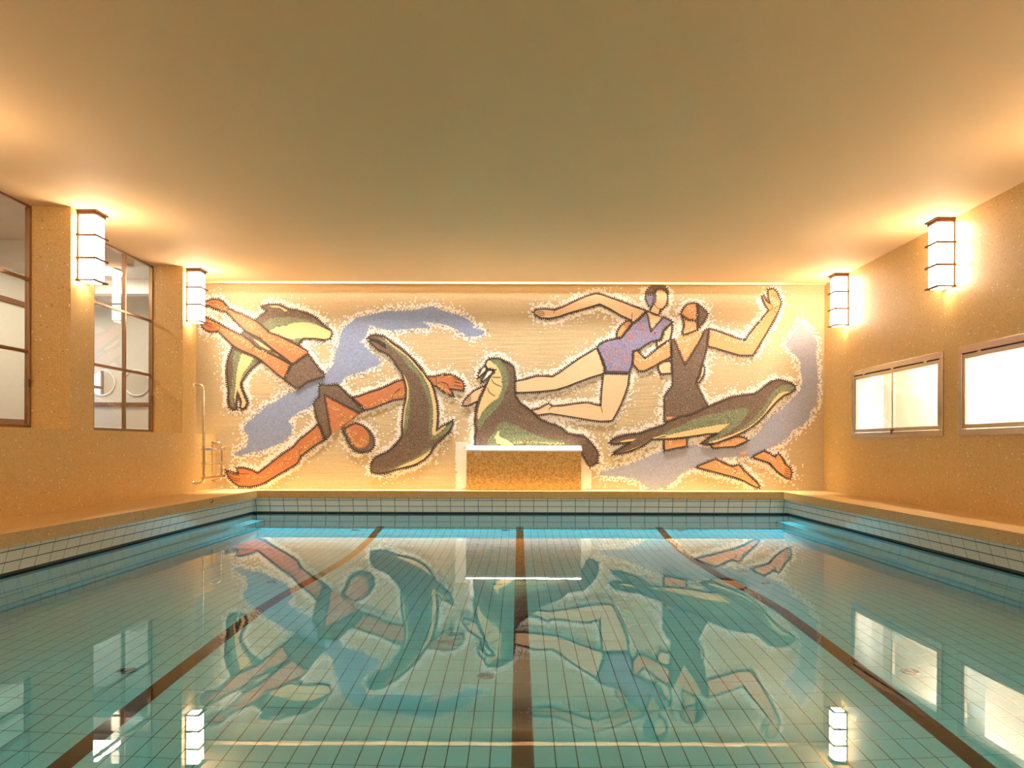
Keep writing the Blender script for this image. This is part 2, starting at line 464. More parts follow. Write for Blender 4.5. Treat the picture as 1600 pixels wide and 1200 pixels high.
# backing block behind the band so that nothing shows through from outside
# ---- floor tiles 0.125 x 0.25, laid lengthwise
CX = 0.03
JT = 0.0065
def slope_at(y): return math.atan((depth(y+0.1)-depth(y-0.1))/0.2)
def tile_mesh(name, w, h, t, c=0.0015):
    b = MB().box(-w/2+JT/2, w/2-JT/2, -h/2+JT/2, h/2-JT/2, -t, 0.0, 0)
    # drop the hidden face
    b.f.pop(0)
    me = bpy.data.meshes.new(name); me.from_pydata(b.v, [], b.f); me.update()
    return me
me_w = tile_mesh('floor_tile', 0.125, 0.25, T); me_w.materials.append(M['tile'])
me_b = tile_mesh('lane_tile', 0.125, 0.25, T); me_b.materials.append(M['black'])
cols = range(int(math.floor((PXL+LEDGE_W-CX)/0.125)), int(math.ceil((PXR-LEDGE_W-CX)/0.125))+1)
rest_w, rest_b = MB(), MB()
n_single = 0
rows = [PYB - 0.125 - 0.25*i for i in range(int((PYB-PYN)/0.25))]
cand = []
for yc in rows:
    for k in cols:
        xc = CX + 0.125*k
        if xc < PXL+LEDGE_W-0.03 or xc > PXR-LEDGE_W+0.03: continue
        cand.append((yc, xc, k))
vis = [c for c in cand if 4.25 < c[0] and -0.652*c[0]-0.02 < c[1] < 0.64*c[0]+0.02]
vis.sort(key=lambda c: c[0])
single = set((c[0], c[1]) for c in vis[:300])
for yc, xc, k in cand:
    zc = -depth(yc)
    lane = k in (0, 20, -20)
    if (yc, xc) in single:
        o = bpy.data.objects.new('lane_tile' if lane else 'floor_tile', me_b if lane else me_w)
        o.location = (xc, yc, zc); o.rotation_euler = (-slope_at(yc), 0, 0)
        link(o, basin)
    else:
        b = rest_b if lane else rest_w
        y0, y1 = yc-0.125+JT/2, yc+0.125-JT/2
        x0, x1 = xc-0.0625+JT/2, xc+0.0625-JT/2
        n = len(b.v)
        for zz in (T, 0):
            b.v += [(x0,y0,-depth(y0)-zz),(x1,y0,-depth(y0)-zz),(x1,y1,-depth(y1)-zz),(x0,y1,-depth(y1)-zz)]
        b.f += [tuple(n+i for i in q) for q in ((4,5,6,7),(0,1,5,4),(1,2,6,5),(2,3,7,6),(3,0,4,7))]
rest_w.obj('floor_tiling', M['tile'], basin, kind='stuff')
rest_b.obj('lane_line_tiling', M['black'], basin, kind='stuff')

# ---- band tiles between lip and water : rows of 0.25 x 0.112, leaning outwards
ROWZ = [(0.245, 0.291), (0.138, 0.245), (0.032, 0.138)]
lean = math.atan2(UND-OVH, ZB)
def off(z): return OVH + (UND-OVH)*(ZB-z)/ZB
band_me = {}
def band_mesh(i, mat):
    z0, z1 = ROWZ[i] if i < 3 else (-0.10, 0.032)
    L = (z1-z0)/math.cos(lean) if i < 3 else z1-z0
    JB = 0.010
    b = MB().box(-0.125+JB/2, 0.125-JB/2, 0.0, T, JB/2, L-JB/2, 0)
    me = bpy.data.meshes.new('band_tile'); me.from_pydata(b.v, [], b.f); me.update(); me.materials.append(mat)
    return me
for i in range(3): band_me[i] = band_mesh(i, M['bandtile'])
band_me[3] = band_mesh(3, M['black'])
def put_band(side, t, i, single=True, mb=None):
    z0 = ROWZ[i][0] if i < 3 else -0.10
    o_ = (off(z0) if i < 3 else UND)
    if side == 'back':
        mat = Matrix.Translation((t, YB+o_, z0))
    elif side == 'right':
        mat = Matrix.Translation((XR+o_, t, z0)) @ Matrix.Rotation(math.radians(-90), 4, 'Z')
    elif side == 'left':
        mat = Matrix.Translation((XL-o_, t, z0)) @ Matrix.Rotation(math.radians(90), 4, 'Z')
    else:
        mat = Matrix.Translation((t, YN-o_, z0)) @ Matrix.Rotation(math.radians(180), 4, 'Z')
    if i < 3: mat = mat @ Matrix.Rotation(lean, 4, 'X')
    if single:
        o = bpy.data.objects.new('water_line_tile' if i == 3 else 'wall_tile', band_me[i]); o.matrix_world = mat
        link(o, basin)
    else:
        n = len(mb.v); me = band_me[i]
        mb.v += [tuple(mat @ v.co) for v in me.vertices]
        mb.f += [tuple(n+k for k in p.vertices) for p in me.polygons]
band_rest, black_rest = MB(), MB()
ncol = int((PXR-PXL)/0.25)+1
for k in range(ncol):
    t = CX + 0.125 + 0.25*(k - ncol//2)
    for i in range(4):
        lim_l, lim_r = XL-off(ROWZ[min(i,2)][0])-0.0, XR+off(ROWZ[min(i,2)][0])
        if t-0.125 < lim_l-0.06 or t+0.125 > lim_r+0.06: continue
        put_band('back', t, i)
        put_band('near', t, i, False, black_rest if i == 3 else band_rest)
for side, ymin in (('right', 7.3), ('left', 6.8)):
    y = PYB - 0.125 - 0.06
    while y > PYN+0.1:
        for i in range(4):
            put_band(side, y, i, y > ymin, black_rest if i == 3 else band_rest)
        y -= 0.25
# cut pieces that close the corners of the band
def cut(mbx, pts4, d):
    n = len(mbx.v); d = Vector(d)
    mbx.v += [tuple(Vector(p)) for p in pts4] + [tuple(Vector(p)+d) for p in pts4]
    mbx.f += [tuple(n+i for i in q) for q in ((0,1,2,3),(7,6,5,4),(0,4,5,1),(1,5,6,2),(2,6,7,3),(3,7,4,0))]
for i in range(4):
    z0, z1 = ROWZ[i] if i < 3 else (-0.10, 0.032)
    za, zb2 = z0+0.004, z1-0.004
    oa, ob = (off(za), off(zb2)) if i < 3 else (UND, UND)
    tgt = black_rest if i == 3 else band_rest
    lim_l, lim_r = XL-off(ROWZ[min(i,2)][0]), XR+off(ROWZ[min(i,2)][0])
    ts = [CX+0.125+0.25*(k-ncol//2) for k in range(ncol)]
    ts = [t for t in ts if not (t-0.125 < lim_l-0.06 or t+0.125 > lim_r+0.06)]
    e = 0.005
    xr, xl = max(ts)+0.125+e, min(ts)-0.125-e
    if xr < XR+oa: cut(tgt, [(xr, YB+oa, za), (XR+oa, YB+oa, za), (max(xr, XR+ob), YB+ob, zb2), (xr, YB+ob, zb2)], (0, T, 0))
    if xl > XL-oa: cut(tgt, [(XL-oa, YB+oa, za), (xl, YB+oa, za), (xl, YB+ob, zb2), (min(xl, XL-ob), YB+ob, zb2)], (0, T, 0))
    ys = PYB-0.06+e
    cut(tgt, [(XR+oa, YB+oa, za), (XR+oa, ys, za), (XR+ob, min(ys, YB+ob), zb2), (XR+ob, YB+ob, zb2)], (T, 0, 0))
    cut(tgt, [(XL-oa, ys, za), (XL-oa, YB+oa, za), (XL-ob, YB+ob, zb2), (XL-ob, min(ys, YB+ob), zb2)], (-T, 0, 0))
band_rest.obj('wall_tiling', M['bandtile'], basin, kind='stuff')
black_rest.obj('water_line_tiling', M['black'], basin, kind='stuff')

# ---- underwater wall tiles, one joined part
uw = MB()
z = -0.10
while z > -2.8:
    z1, z0 = z-JT/2, z-0.12+JT/2
    for k in range(ncol):
        t = CX + 0.125 + 0.25*(k - ncol//2)
        a, b = max(t-0.125+JT/2, PXL), min(t+0.125-JT/2, PXR)
        if b-a > 0.02 and z0 > -2.1:
            uw.box(a, b, PYB, PYB+T, z0, z1); uw.box(a, b, PYN-T, PYN, z0, z1)
    y = PYB - 0.125 - 0.06
    while y > PYN+0.1:
        a, b = y-0.125+JT/2, y+0.125-JT/2
        for X, s in ((PXL, -1), (PXR, 1)):
            if z0 > LEDGE_Z-0.05:
                uw.box(min(X, X+s*T), max(X, X+s*T), a, b, max(z0, LEDGE_Z), z1)
            if z1 < LEDGE_Z+0.06:
                Xl = X-s*LEDGE_W
                uw.box(min(Xl, Xl+s*T), max(Xl, Xl+s*T), a, b, z0, min(z1, LEDGE_Z))
        y -= 0.25
    z -= 0.12
y = PYB - 0.125 - 0.06
while y > PYN+0.1:
    for X, s in ((PXL, -1), (PXR, 1)):
        a, b = sorted((X-s*LEDGE_W, X))
        uw.box(a, b, y-0.125+JT/2, y+0.125-JT/2, LEDGE_Z-T, LEDGE_Z+0.001)
    y -= 0.25
uw.obj('underwater_tiling', M['tile'], basin, kind='stuff')

# water body
mb = MB(); e = 0.02
mb.v = [(PXL-e, PYN-e, -3.1), (PXR+e, PYN-e, -3.1), (PXR+e, PYB+e, -3.1), (PXL-e, PYB+e, -3.1),
        (PXL-e, PYN-e, 0), (PXR+e, PYN-e, 0), (PXR+e, PYB+e, 0), (PXL-e, PYB+e, 0)]
mb.v += mb.v[4:8]
mb.f = [(3,2,1,0),(8,9,10,11),(0,1,5,4),(1,2,6,5),(2,3,7,6),(3,0,4,7)]      # the surface has its own corners
wat = mb.obj('pool_water', M['water'], smooth=True, kind='stuff', label='still clear turquoise water filling the pool', cat='water')
wat.cycles.is_caustics_caster = True
for o in list(basin.children): o.cycles.is_caustics_receiver = True

# round floor inlets
k = 0
for (x, y) in ((-2.84, 5.83), (-0.23, 5.89), (2.87, 5.86), (-2.87, 9.34), (2.90, 9.39), (-0.24, 9.37), (-2.87, 14.13), (-0.23, 14.16), (2.88, 14.18)):
    o = empty('pool_inlet', (x, y, -depth(y)+0.001), group='round inlets in the pool floor', cat='pool inlet',
              label=('round metal inlet on the pool floor beside the ' +
                     ('left-hand' if x < -1 else 'right-hand' if x > 1 else 'middle') + ' lane line, ' +
                     ('first from the viewer' if y < 7 else 'second from the viewer' if y < 12 else 'at the mural end')))
    o.rotation_euler = (-slope_at(y), 0, 0)
    MB().disc((0, 0, -0.004), (0, 0, 1), 0.075, 0.018, 28, 0.062).obj('rim', M['chrome'], o)
    MB().disc((0, 0, 0.014), (0, 0, 1), 0.05, 0.004, 24, 0.045).obj('grille', M['dark'], o)
    MB().disc((0, 0, 0.018), (0, 0, 1), 0.022, 0.008, 16, 0.018).obj('cap', M['chrome'], o)

# ------------------------------------------------------------------ wall lamps
def make_lamp():
    # built for the left wall: wall at local x = 0, lamp projects to +x, origin at the ceiling end
    r = empty('wall_lamp')
    D, W = 0.215, 0.25
    h = W/2
    zs = [-0.05, -0.32, -0.61, -0.885]
    MB().box(0.0, 0.018, -h-0.008, h+0.008, -0.885, -0.02, 0.002).obj('back_plate', M['bronze'], r)
    for i in range(3):
        MB().box(0.018, D, -h, h, zs[i+1]+0.013, zs[i]-0.013).obj('shade', M['opal'], r)
    MB().box(0.03, D-0.02, -h+0.02, h-0.02, -0.897, -0.8925).obj('bottom_glass', M['opal'], r)
    # top canopy: two stacked plates
    MB().box(0.0, D+0.035, -h-0.035, h+0.035, -0.018, -0.006, 0.002).obj('canopy', M['bronze'], r)
    MB().box(0.0, D+0.012, -h-0.012, h+0.012, -0.056, -0.018, 0.003).obj('collar', M['bronze'], r)
    for z in zs[1:3]:
        MB().box(0.0, D+0.035, -h-0.035, h+0.035, z-0.014, z+0.014, 0.003).obj('fin', M['bronze'], r)
    f = MB(); z = zs[3]
    f.box(0.0, 0.03, -h-0.035, h+0.035, z-0.009, z+0.006); f.box(D-0.02, D+0.035, -h-0.035, h+0.035, z-0.009, z+0.006)
    f.box(0.03, D-0.02, -h-0.035, -h+0.02, z-0.009, z+0.006); f.box(0.03, D-0.02, h-0.02, h+0.035, z-0.009, z+0.006)
    f.obj('bottom_frame', M['bronze'], r)
    for yy in (-h+0.002, h-0.002):
        MB().box(D-0.004, D+0.003, yy-0.003, yy+0.003, zs[3], zs[0]).obj('corner_rod', M['bronze'], r)
    return r
proto = make_lamp()
spots = []
for k in range(5):
    spots.append((-1, XWL, 13.655 - PERIOD*k))
    spots.append((1, XWR, 13.88 - PERIOD*k))
names = {(-1, 0): 'three tier bronze wall lamp on the pillar beside the steel ladder',
         (1, 0): 'three tier bronze wall lamp nearest the mural on the wall with low windows',
         (-1, 1): 'three tier bronze wall lamp on the pillar between the tall windows',
         (1, 1): 'three tier bronze wall lamp above the gap between the two low windows'}
for x in (-4.0, -1.35, 1.35, 4.0): spots.append((0, x, YR))  # unseen lamps added on the rear wall to lift the ambient light
for i, (s, x, y) in enumerate(spots):
    o = proto if i == 0 else copy_tree(proto)
    o.location = (x, y, ZC); o.rotation_euler = (0, 0, 0 if s < 0 else math.pi if s > 0 else math.pi/2)
    k = i//2
    o['label'] = names.get((s, k), 'bronze wall lamp outside the picture, ' + ('%s fill lamp added on the wall behind the viewer' % ('first', 'second', 'third', 'fourth')[max(0, i-10)] if s == 0 else '%s beside the viewer on the %s wall' % (('first', 'second', 'third')[max(0, k-2)], 'sill' if s < 0 else 'low window')))
    o['category'] = 'wall lamp'
    o['group'] = 'three tier wall lamps' if k < 2 else 'wall lamps outside the picture'

# ------------------------------------------------------------------ tall windows of the left wall
ROWS = [ZS+0.05, 2.39, 3.29, ZC-0.02]
def tall_window(name, y0, y1, cols, label):
    w = empty(name, (XG, y0, ZS), kind='structure', label=label)
    inv = Matrix.Translation((-XG, -y0, -ZS))
    def P(o): o.matrix_parent_inverse = inv; return o
    cy = [y0 + (y1-y0)*i/cols for i in range(cols+1)]
    f = MB()
    f.box(XG-0.03, XG+0.03, y0, y1, ZS, ZS+0.055, 0.004); f.box(XG-0.03, XG+0.03, y0, y1, ZC-0.03, ZC, 0.004)
    f.box(XG-0.03, XG+0.03, y0, y0+0.045, ZS+0.055, ZC-0.03, 0.004); f.box(XG-0.03, XG+0.03, y1-0.045, y1, ZS+0.055, ZC-0.03, 0.004)
    P(f.obj('frame', M['frame'], w))
    for y in cy[1:-1]:
        P(MB().box(XG-0.025, XG+0.025, y-0.022, y+0.022, ZS+0.055, ZC-0.03, 0.004).obj('mullion', M['frame'], w))
    for z in ROWS[1:3]:
        P(MB().box(XG-0.022, XG+0.022, y0+0.045, y1-0.045, z-0.02, z+0.02, 0.004).obj('transom', M['frame'], w))
    for i in range(cols):
        for j in range(3):
            a, b = cy[i]+0.024, cy[i+1]-0.024
            P(MB().box(XG-0.004, XG+0.002, a, b, ROWS[j]+0.022, ROWS[j+1]-0.022).obj('pane', M['glass'], w))
    P(MB().box(XG+0.02, XG+0.045, y1-0.05, y1-0.035, 1.95, 2.05, 0.003).obj('handle', M['bronze'], w))
    return w
tall_window('window_1', LBAY[0][0], LBAY[0][1], 3, 'tall bronze window of nine panes between the two lamp pillars')
tall_window('window_2', LBAY[1][0], LBAY[1][1], 3, 'tall bronze window of nine panes cut by the picture edge')
tall_window('window_3', LBAY[2][0], LBAY[2][1], 3, 'tall bronze window beside the viewer')
tall_window('window_4', LBAY[3][0], LBAY[3][1], 3, 'tall bronze window behind the viewer')
tall_window('window_5', 13.93, YW-0.012, 1, 'narrow tall window between pillar and mural')

# room behind the tall windows
AX, AY0, AY1, AZ0, AZ1 = -9.75, -3.0, 17.4, 1.0, 4.6
mb = MB()
mb.box(AX-0.2, AX, AY0, AY1+0.2, AZ0, AZ1)
mb.box(AX, XG-0.31, AY1, AY1+0.2, AZ0, AZ1)
mb.box(AX-0.2, XG-0.03, AY0-0.2, AY0, AZ0, AZ1)
mb.box(XG-0.31, XG-0.3, YW, AY1, AZ0, AZ1)
mb.obj('wall_side_room', M['cream'], kind='structure', label='pale walls of the room behind the tall windows')
mb = MB(); mb.box(AX, XG-0.03, AY0, AY1, AZ0-0.1, AZ0)
mb.obj('floor_side_room', M['wood'], kind='structure', label='brown floor of the room behind the tall windows')
mb = MB(); mb.box(AX, XG-0.03, AY0, AY1, AZ1, AZ1+0.1); mb.box(AX, XG-0.4, 13.2, 13.6, AZ1-0.35, AZ1)
mb.box(AX, XG-0.4, 16.3, 16.6, AZ1-0.3, AZ1)
mb.obj('ceiling_side_room', M['white'], kind='structure', label='white beamed ceiling of the room behind the tall windows')
MB().box(AX, AX+0.05, 8, AY1, 3.93, 4.03, 0.005).obj('trim_1', M['wood'], kind='structure', label='brown wall rail in the room behind the tall windows')
MB().box(AX, AX+0.04, 8, AY1, AZ0, 1.72, 0.005).obj('baseboard_side_room', M['wood'], kind='structure', label='brown dado in the room behind the tall windows')
# round mirrors over a counter on the end wall
for i, (mx_, nm) in enumerate(((-9.02, 'round mirror seen whole through the tall window'), (-8.27, 'round mirror partly hidden behind the window bar'))):
    r = empty('round_mirror', (mx_, AY1, 2.57), label=nm, cat='mirror', group='round mirrors in the side room')
    MB().ring((0, -0.02, 0), (0, 1, 0), 0.275, 0.02, 40, 8).obj('rim', M['white'], r)
    MB().disc((0, -0.012, 0), (0, 1, 0), 0.272, 0.008, 40).obj('mirror_glass', M['mirror'], r)
cn = empty('counter', (-8.4, AY1, AZ0), label='brown wooden counter under the round mirrors', cat='counter')
MB().box(-1.2, 1.9, -0.55, -0.002, 1.04, 1.12, 0.006).obj('top', M['wood'], cn)
MB().box(-1.15, 1.85, -0.50, -0.002, 0.0, 1.04).obj('front', M['cream'], cn)
# daylight window of that room, seen only in the mirror
dw = empty('window_6', (AX, 16.0, 1.9), kind='structure', label='daylight window of the side room')
MB().box(0.0, 0.004, 0.0, 1.35, 0.0, 2.0).obj('pane', emit_mat('daylight pane', (0.75, 0.86, 1.0), 1.6), dw)
f = MB()
for yy in (0.0, 0.43, 0.86, 1.28): f.box(0.0, 0.05, yy, yy+0.07, 0, 2.0)
for zz in (0.0, 0.62, 1.28, 1.93): f.box(0.0, 0.045, 0, 1.35, zz, zz+0.07)
f.obj('frame', M['wood'], dw)
for yy in (5.0, 10.0, 15.2):
    r = empty('ceiling_light', (-8.0, yy, AZ1), label='flat ceiling light in the side room, ' + {5.0: 'beside the viewer', 10.0: 'in the middle', 15.2: 'by the round mirrors'}[yy], cat='light', group='side room ceiling lights')
    MB().box(-0.3, 0.3, -0.5, 0.5, -0.05, -0.005).obj('diffuser', emit_mat('side room diffuser', (1.0, 0.88, 0.72), 20.0), r)
    MB().box(-0.33, 0.33, -0.53, 0.53, -0.03, -0.001, 0.01).obj('rim', M['white'], r)

# ------------------------------------------------------------------ low windows of the right wall
def low_window(name, y0, y1, label):
    w = empty(name, (XWR, y0, RZ0), kind='structure', label=label)
    inv = Matrix.Translation((-XWR, -y0, -RZ0))
    def P(o): o.matrix_parent_inverse = inv; return o
    def rect(b, xa, xb, ya, yb, za, zb, t, c=0.004):
        b.box(xa, xb, ya, yb, za, za+t, c); b.box(xa, xb, ya, yb, zb-t, zb, c)
        b.box(xa, xb, ya, ya+t, za+t, zb-t, c); b.box(xa, xb, yb-t, yb, za+t, zb-t, c)
        return b
    P(rect(MB(), XWR-0.022, XWR+0.04, y0-0.01, y1+0.01, RZ0-0.01, RZ1+0.01, 0.085).obj('casing', M['nickel'], w))
    P(MB().box(XWR-0.004, XWR+0.03, y0+0.07, y1-0.07, RZ1-0.090, RZ1-0.077).obj('vent_gap', M['dark'], w))
    P(rect(MB(), XWR-0.012, XWR+0.03, y0+0.08, y1-0.08, RZ0+0.08, RZ1-0.09, 0.055).obj('sash', M['nickel'], w))
    ym = (y0+y1)/2
    P(MB().box(XWR-0.010, XWR+0.03, ym-0.02, ym+0.02, RZ0+0.13, RZ1-0.14, 0.003).obj('mullion', M['nickel'], w))
    for a, b in ((y0+0.13, ym-0.02), (ym+0.02, y1-0.13)):
        P(MB().box(XWR+0.008, XWR+0.014, a, b, RZ0+0.13, RZ1-0.14).obj('pane', M['glass'], w))
    for yy in (y0+0.45, ym, y1-0.45):
        P(MB().box(XWR-0.018, XWR+0.02, yy-0.04, yy+0.04, RZ1-0.098, RZ1-0.070, 0.002).obj('hinge', M['nickel'], w))
    P(MB().box(XWR-0.035, XWR-0.005, ym-0.012, ym+0.012, RZ0+0.04, RZ0+0.12, 0.004).obj('catch', M['bronze'], w))
    # plastered reveal
    P(rect(MB(), XWR+0.04, XWR+0.305, y0-0.0, y1+0.0, RZ0, RZ1, 0.05, 0).obj('reveal', M['white'], w))
for i, (a, b) in enumerate(RWIN):
    low_window('window_%d' % (7+i), a, b, ('low wide nickel framed window near the mural, lit from behind', 'low wide nickel framed window cut by the picture edge', 'low window beside the viewer', 'low window behind the viewer')[i])
# white passage behind
PX = XWR+1.15
mb = MB()
mb.box(PX, PX+0.2, YR, YW+0.3, 0.6, 3.4)
mb.box(XWR+0.3, PX, YR-0.2, YR, 0.6, 3.4); mb.box(XWR+0.3, PX, YW+0.1, YW+0.3, 0.6, 3.4)
mb.obj('wall_passage', M['white'], kind='structure', label='white wall of the bright passage behind the low windows')
mb = MB(); mb.box(XWR+0.3, PX, YR, YW+0.1, 0.5, 0.6); mb.obj('floor_passage', M['white'], kind='structure', label='pale floor of the passage')
mb = MB(); mb.box(XWR+0.3, PX, YR, YW+0.1, 3.4, 3.5); mb.obj('ceiling_passage', M['white'], kind='structure', label='white ceiling of the passage')
for k, (a, b) in enumerate(RWIN):
    r = empty('passage_light', (XWR+0.75, (a+b)/2, 3.4), label='strip light on the passage ceiling ' + ('behind the low window near the mural', 'behind the low window at the picture edge', 'beside the viewer', 'behind the viewer')[k], cat='light', group='passage strip lights')
    MB().box(-0.10, 0.10, -1.3, 1.3, -0.06, -0.012).obj('diffuser', emit_mat('passage diffuser', (1.0, 0.86, 0.74), 42.0), r)
    MB().box(-0.12, 0.12, -1.32, 1.32, -0.02, -0.001, 0.005).obj('tray', M['white'], r)

# ------------------------------------------------------------------ starting platform
pd = empty('starting_platform', (0.1, 14.58, ZL), label='amber mosaic starting platform with a sloping white top before the mural', cat='platform')
x0, x1, y0, y1 = -0.942-0.1, 1.142-0.1, 0.0, YW-0.03-14.58
zf, zb_ = 1.13-ZL, 1.205-ZL
mb = MB()
mb.v = [(x0,y0,0),(x1,y0,0),(x1,y1,0),(x0,y1,0),(x0,y0,zf),(x1,y0,zf),(x1,y1,zb_),(x0,y1,zb_)]
mb.f = [(3,2,1,0),(4,5,6,7),(0,1,5,4),(1,2,6,5),(2,3,7,6),(3,0,4,7)]
mb.obj('body', M['podium'], pd)
mb = MB(); t = 0.03; oh = 0.012
mb.v = [(x0-oh,y0-oh,zf),(x1+oh,y0-oh,zf),(x1+oh,y1,zb_),(x0-oh,y1,zb_),(x0-oh,y0-oh,zf+t),(x1+oh,y0-oh,zf+t),(x1+oh,y1,zb_+t),(x0-oh,y1,zb_+t)]
mb.f = [(3,2,1,0),(4,5,6,7),(0,1,5,4),(1,2,6,5),(2,3,7,6),(3,0,4,7)]
mb.obj('top', M['marble'], pd)
MB().box(x0+0.145, x0+0.265, -0.004, 0.0, zf-0.07, zf-0.005).obj('patch', plain('pale patch', (0.70, 0.55, 0.40), 0.4), pd)

# ------------------------------------------------------------------ steel ladder on the left wall
def arc(p0, p1, p2, n=6):
    p0, p1, p2 = Vector(p0), Vector(p1), Vector(p2)
    return [tuple(p0*(1-t)**2 + p1*2*t*(1-t) + p2*t*t) for t in [i/n for i in range(n+1)]]
ldr = empty('wall_ladder', (XWL, 14.25, ZL), label='polished steel ladder with three treads on the wall beside the mural', cat='ladder')
inv = Matrix.Translation((-XWL, -14.25, -ZL))
def rail(y, z0, z1, outx):
    xo = XWL+outx; b = 0.10
    pts = [(XWL, y, z1)] + arc((xo-b, y, z1), (xo, y, z1), (xo, y, z1-b)) + arc((xo, y, z0+b), (xo, y, z0), (xo-b, y, z0)) + [(XWL, y, z0)]
    o = MB().tube(pts, 0.023, 12).obj('rail', M['steel'], ldr, smooth=True); o.matrix_parent_inverse = inv
    for z in (z0, z1):
        MB().disc((XWL, y, z), (1, 0, 0), 0.042, 0.012, 20, 0.036).obj('flange', M['steel'], o)
rail(13.85, 0.566, 2.27, 0.17)
rail(14.68, 0.583, 1.275, 0.17)
for z in (1.16, 0.914, 0.665):
    o = MB().box(XWL+0.145, XWL+0.225, 13.80, 14.73, z-0.02, z+0.02, 0.006).obj('tread', M['steel'], ldr); o.matrix_parent_inverse = inv
hk = MB().tube([(XL+0.002, 12.2, 0.36), (XL+0.03, 12.2, 0.36), (XL+0.04, 12.2, 0.385), (XL+0.035, 12.2, 0.40)], 0.006, 8).obj('lip_hook', M['dark'], label='small dark hook on the deck lip', cat='hook')

# ------------------------------------------------------------------ the mosaic mural
mural = empty('mosaic_mural', (0, YW, ZL), label='large mosaic mural of swimmers, seals and a walrus on pale gold', cat='mural')
minv = Matrix.Translation((0, -YW, -ZL))
PXM = F_PX / YW                       # drawing units per metre on the wall
CR = {'A': (290, 430, 5.926), 'B': (290, 580, 5.926), 'C': (530, 430, 5.926), 'D': (530, 580, 5.926),
      'E': (770, 430, 5.926), 'F': (770, 580, 5.926), 'G': (1030, 430, 5.926), 'H': (1030, 580, 5.926),
      'I': (700, 540, 6.669), 'J': (980, 430, 5.714)}
def W(s):
    """'A 10,20 30,40 B 5,6' -> points in wall drawing units"""
    out, c = [], None
    for tok in s.split():
        if tok in CR: c = CR[tok]; continue
        x, y = tok.split(',')
        out.append((c[0]+float(x)/c[2], c[1]+float(y)/c[2]))
    return out
def wx(p): return (p[0]-VPX)/PXM
def wz(p): return CAM_H + (VPY-p[1])/PXM
def area(P): return 0.5*sum(a[0]*b[1]-b[0]*a[1] for a, b in zip(P, P[1:]+P[:1]))
def resample(P, step, closed=True):
    out = []
    Q = P + P[:1] if closed else P
    for a, b in zip(Q, Q[1:]):
        d = math.hypot(b[0]-a[0], b[1]-a[1]); n = max(1, int(round(d/step)))
        for i in range(n): out.append((a[0]+(b[0]-a[0])*i/n, a[1]+(b[1]-a[1])*i/n))
    if not closed: out.append(P[-1])
    return out
def smooth(P, it=1, closed=True):
    for _ in range(it):
        Q = []
        n = len(P)
        for i in range(n if closed else n-1):
            a, b = P[i], P[(i+1) % n]
            Q += [(a[0]*.75+b[0]*.25, a[1]*.75+b[1]*.25), (a[0]*.25+b[0]*.75, a[1]*.25+b[1]*.75)]
        P = Q
    return P
def norms(P):
    s = 1 if area(P) > 0 else -1      # outward normals in drawing space (y down)
    n = len(P); out = []
    for i in range(n):
        a, b = P[i-1], P[(i+1) % n]
        tx, ty = b[0]-a[0], b[1]-a[1]; l = math.hypot(tx, ty) or 1
        out.append((ty/l*s, -tx/l*s))
    return out
def inside(p, P):
    c = False; x, y = p
    for (x1, y1), (x2, y2) in zip(P, P[1:]+P[:1]):
        if (y1 > y) != (y2 > y) and x < (x2-x1)*(y-y1)/(y2-y1)+x1: c = not c
    return c
def rough(P, step=2.6, amp=1.5):
    R = resample(P, step); nn = norms(R)
    return [(p[0]+n[0]*amp*(random.uniform(0.3, 1.1) if i % 2 else -random.uniform(0.2, 0.8)),
             p[1]+n[1]*amp*(random.uniform(0.3, 1.1) if i % 2 else -random.uniform(0.2, 0.8))) for i, (p, n) in enumerate(zip(R, nn))]
YM = YW - 0.012                       # face of the gold ground
def lay(layer): return YM - 0.0022*layer
def slab(name, P, mat, layer, parent, label=None):
    P = [p for i, p in enumerate(P) if i == 0 or math.hypot(p[0]-P[i-1][0], p[1]-P[i-1][1]) > 0.02]
    n = len(P); y = lay(layer)
    pts = [(wx(p), wz(p)) for p in P]
    tri = tessellate_polygon([[Vector((x, z, 0)) for x, z in pts]])
    v = [(x, y, z) for x, z in pts] + [(x, YM+0.001, z) for x, z in pts]
    f = []
    for a, b, c in tri:
        (ax, az), (bx, bz), (cx, cz) = pts[a], pts[b], pts[c]
        cr = (bx-ax)*(cz-az)-(bz-az)*(cx-ax)
        f.append((a, b, c) if cr > 0 else (a, c, b))
    sg = area(P)
    for i in range(n):
        j = (i+1) % n
        f.append((i, j, n+j, n+i) if sg > 0 else (j, i, n+i, n+j))
    o = mesh_obj(name, v, f, mat, parent)
    if parent is mural: o.matrix_parent_inverse = minv
    if label: o['label'] = label
    return o
def chips(mb, p, ang, l, w, y):
    c, s = math.cos(ang), math.sin(ang)
    n = len(mb.v)
    for dx, dy in ((-l, -w), (l, -w), (l, w), (-l, w)):
        q = (p[0]+(dx*c-dy*s)*0.5, p[1]+(dx*s+dy*c)*0.5)
        mb.v.append((wx(q), y, wz(q)))
    mb.f.append((n+3, n+2, n+1, n))
def outline(mb, P, layer, teeth=3.0, wdt=2.0, step=3.2, line=1.7, closed=True):
    R = resample(P, step, closed); nn = norms(R) if closed else [(0, 0)]*len(R)
    y = lay(layer)
    Q = R + R[:1] if closed else R
    for a, b in zip(Q, Q[1:]):
        chips(mb, ((a[0]+b[0])/2, (a[1]+b[1])/2), math.atan2(b[1]-a[1], b[0]-a[0]), math.hypot(b[0]-a[0], b[1]-a[1])*1.15, line, y)
    if closed and teeth:
        for p, n in zip(R, nn):
            l = teeth*random.uniform(0.75, 1.15)
            chips(mb, (p[0]+n[0]*l*0.5, p[1]+n[1]*l*0.5), math.atan2(n[1], n[0])+random.uniform(-.35, .35), l, wdt*random.uniform(.8, 1.2), y-random.uniform(0, .0008))
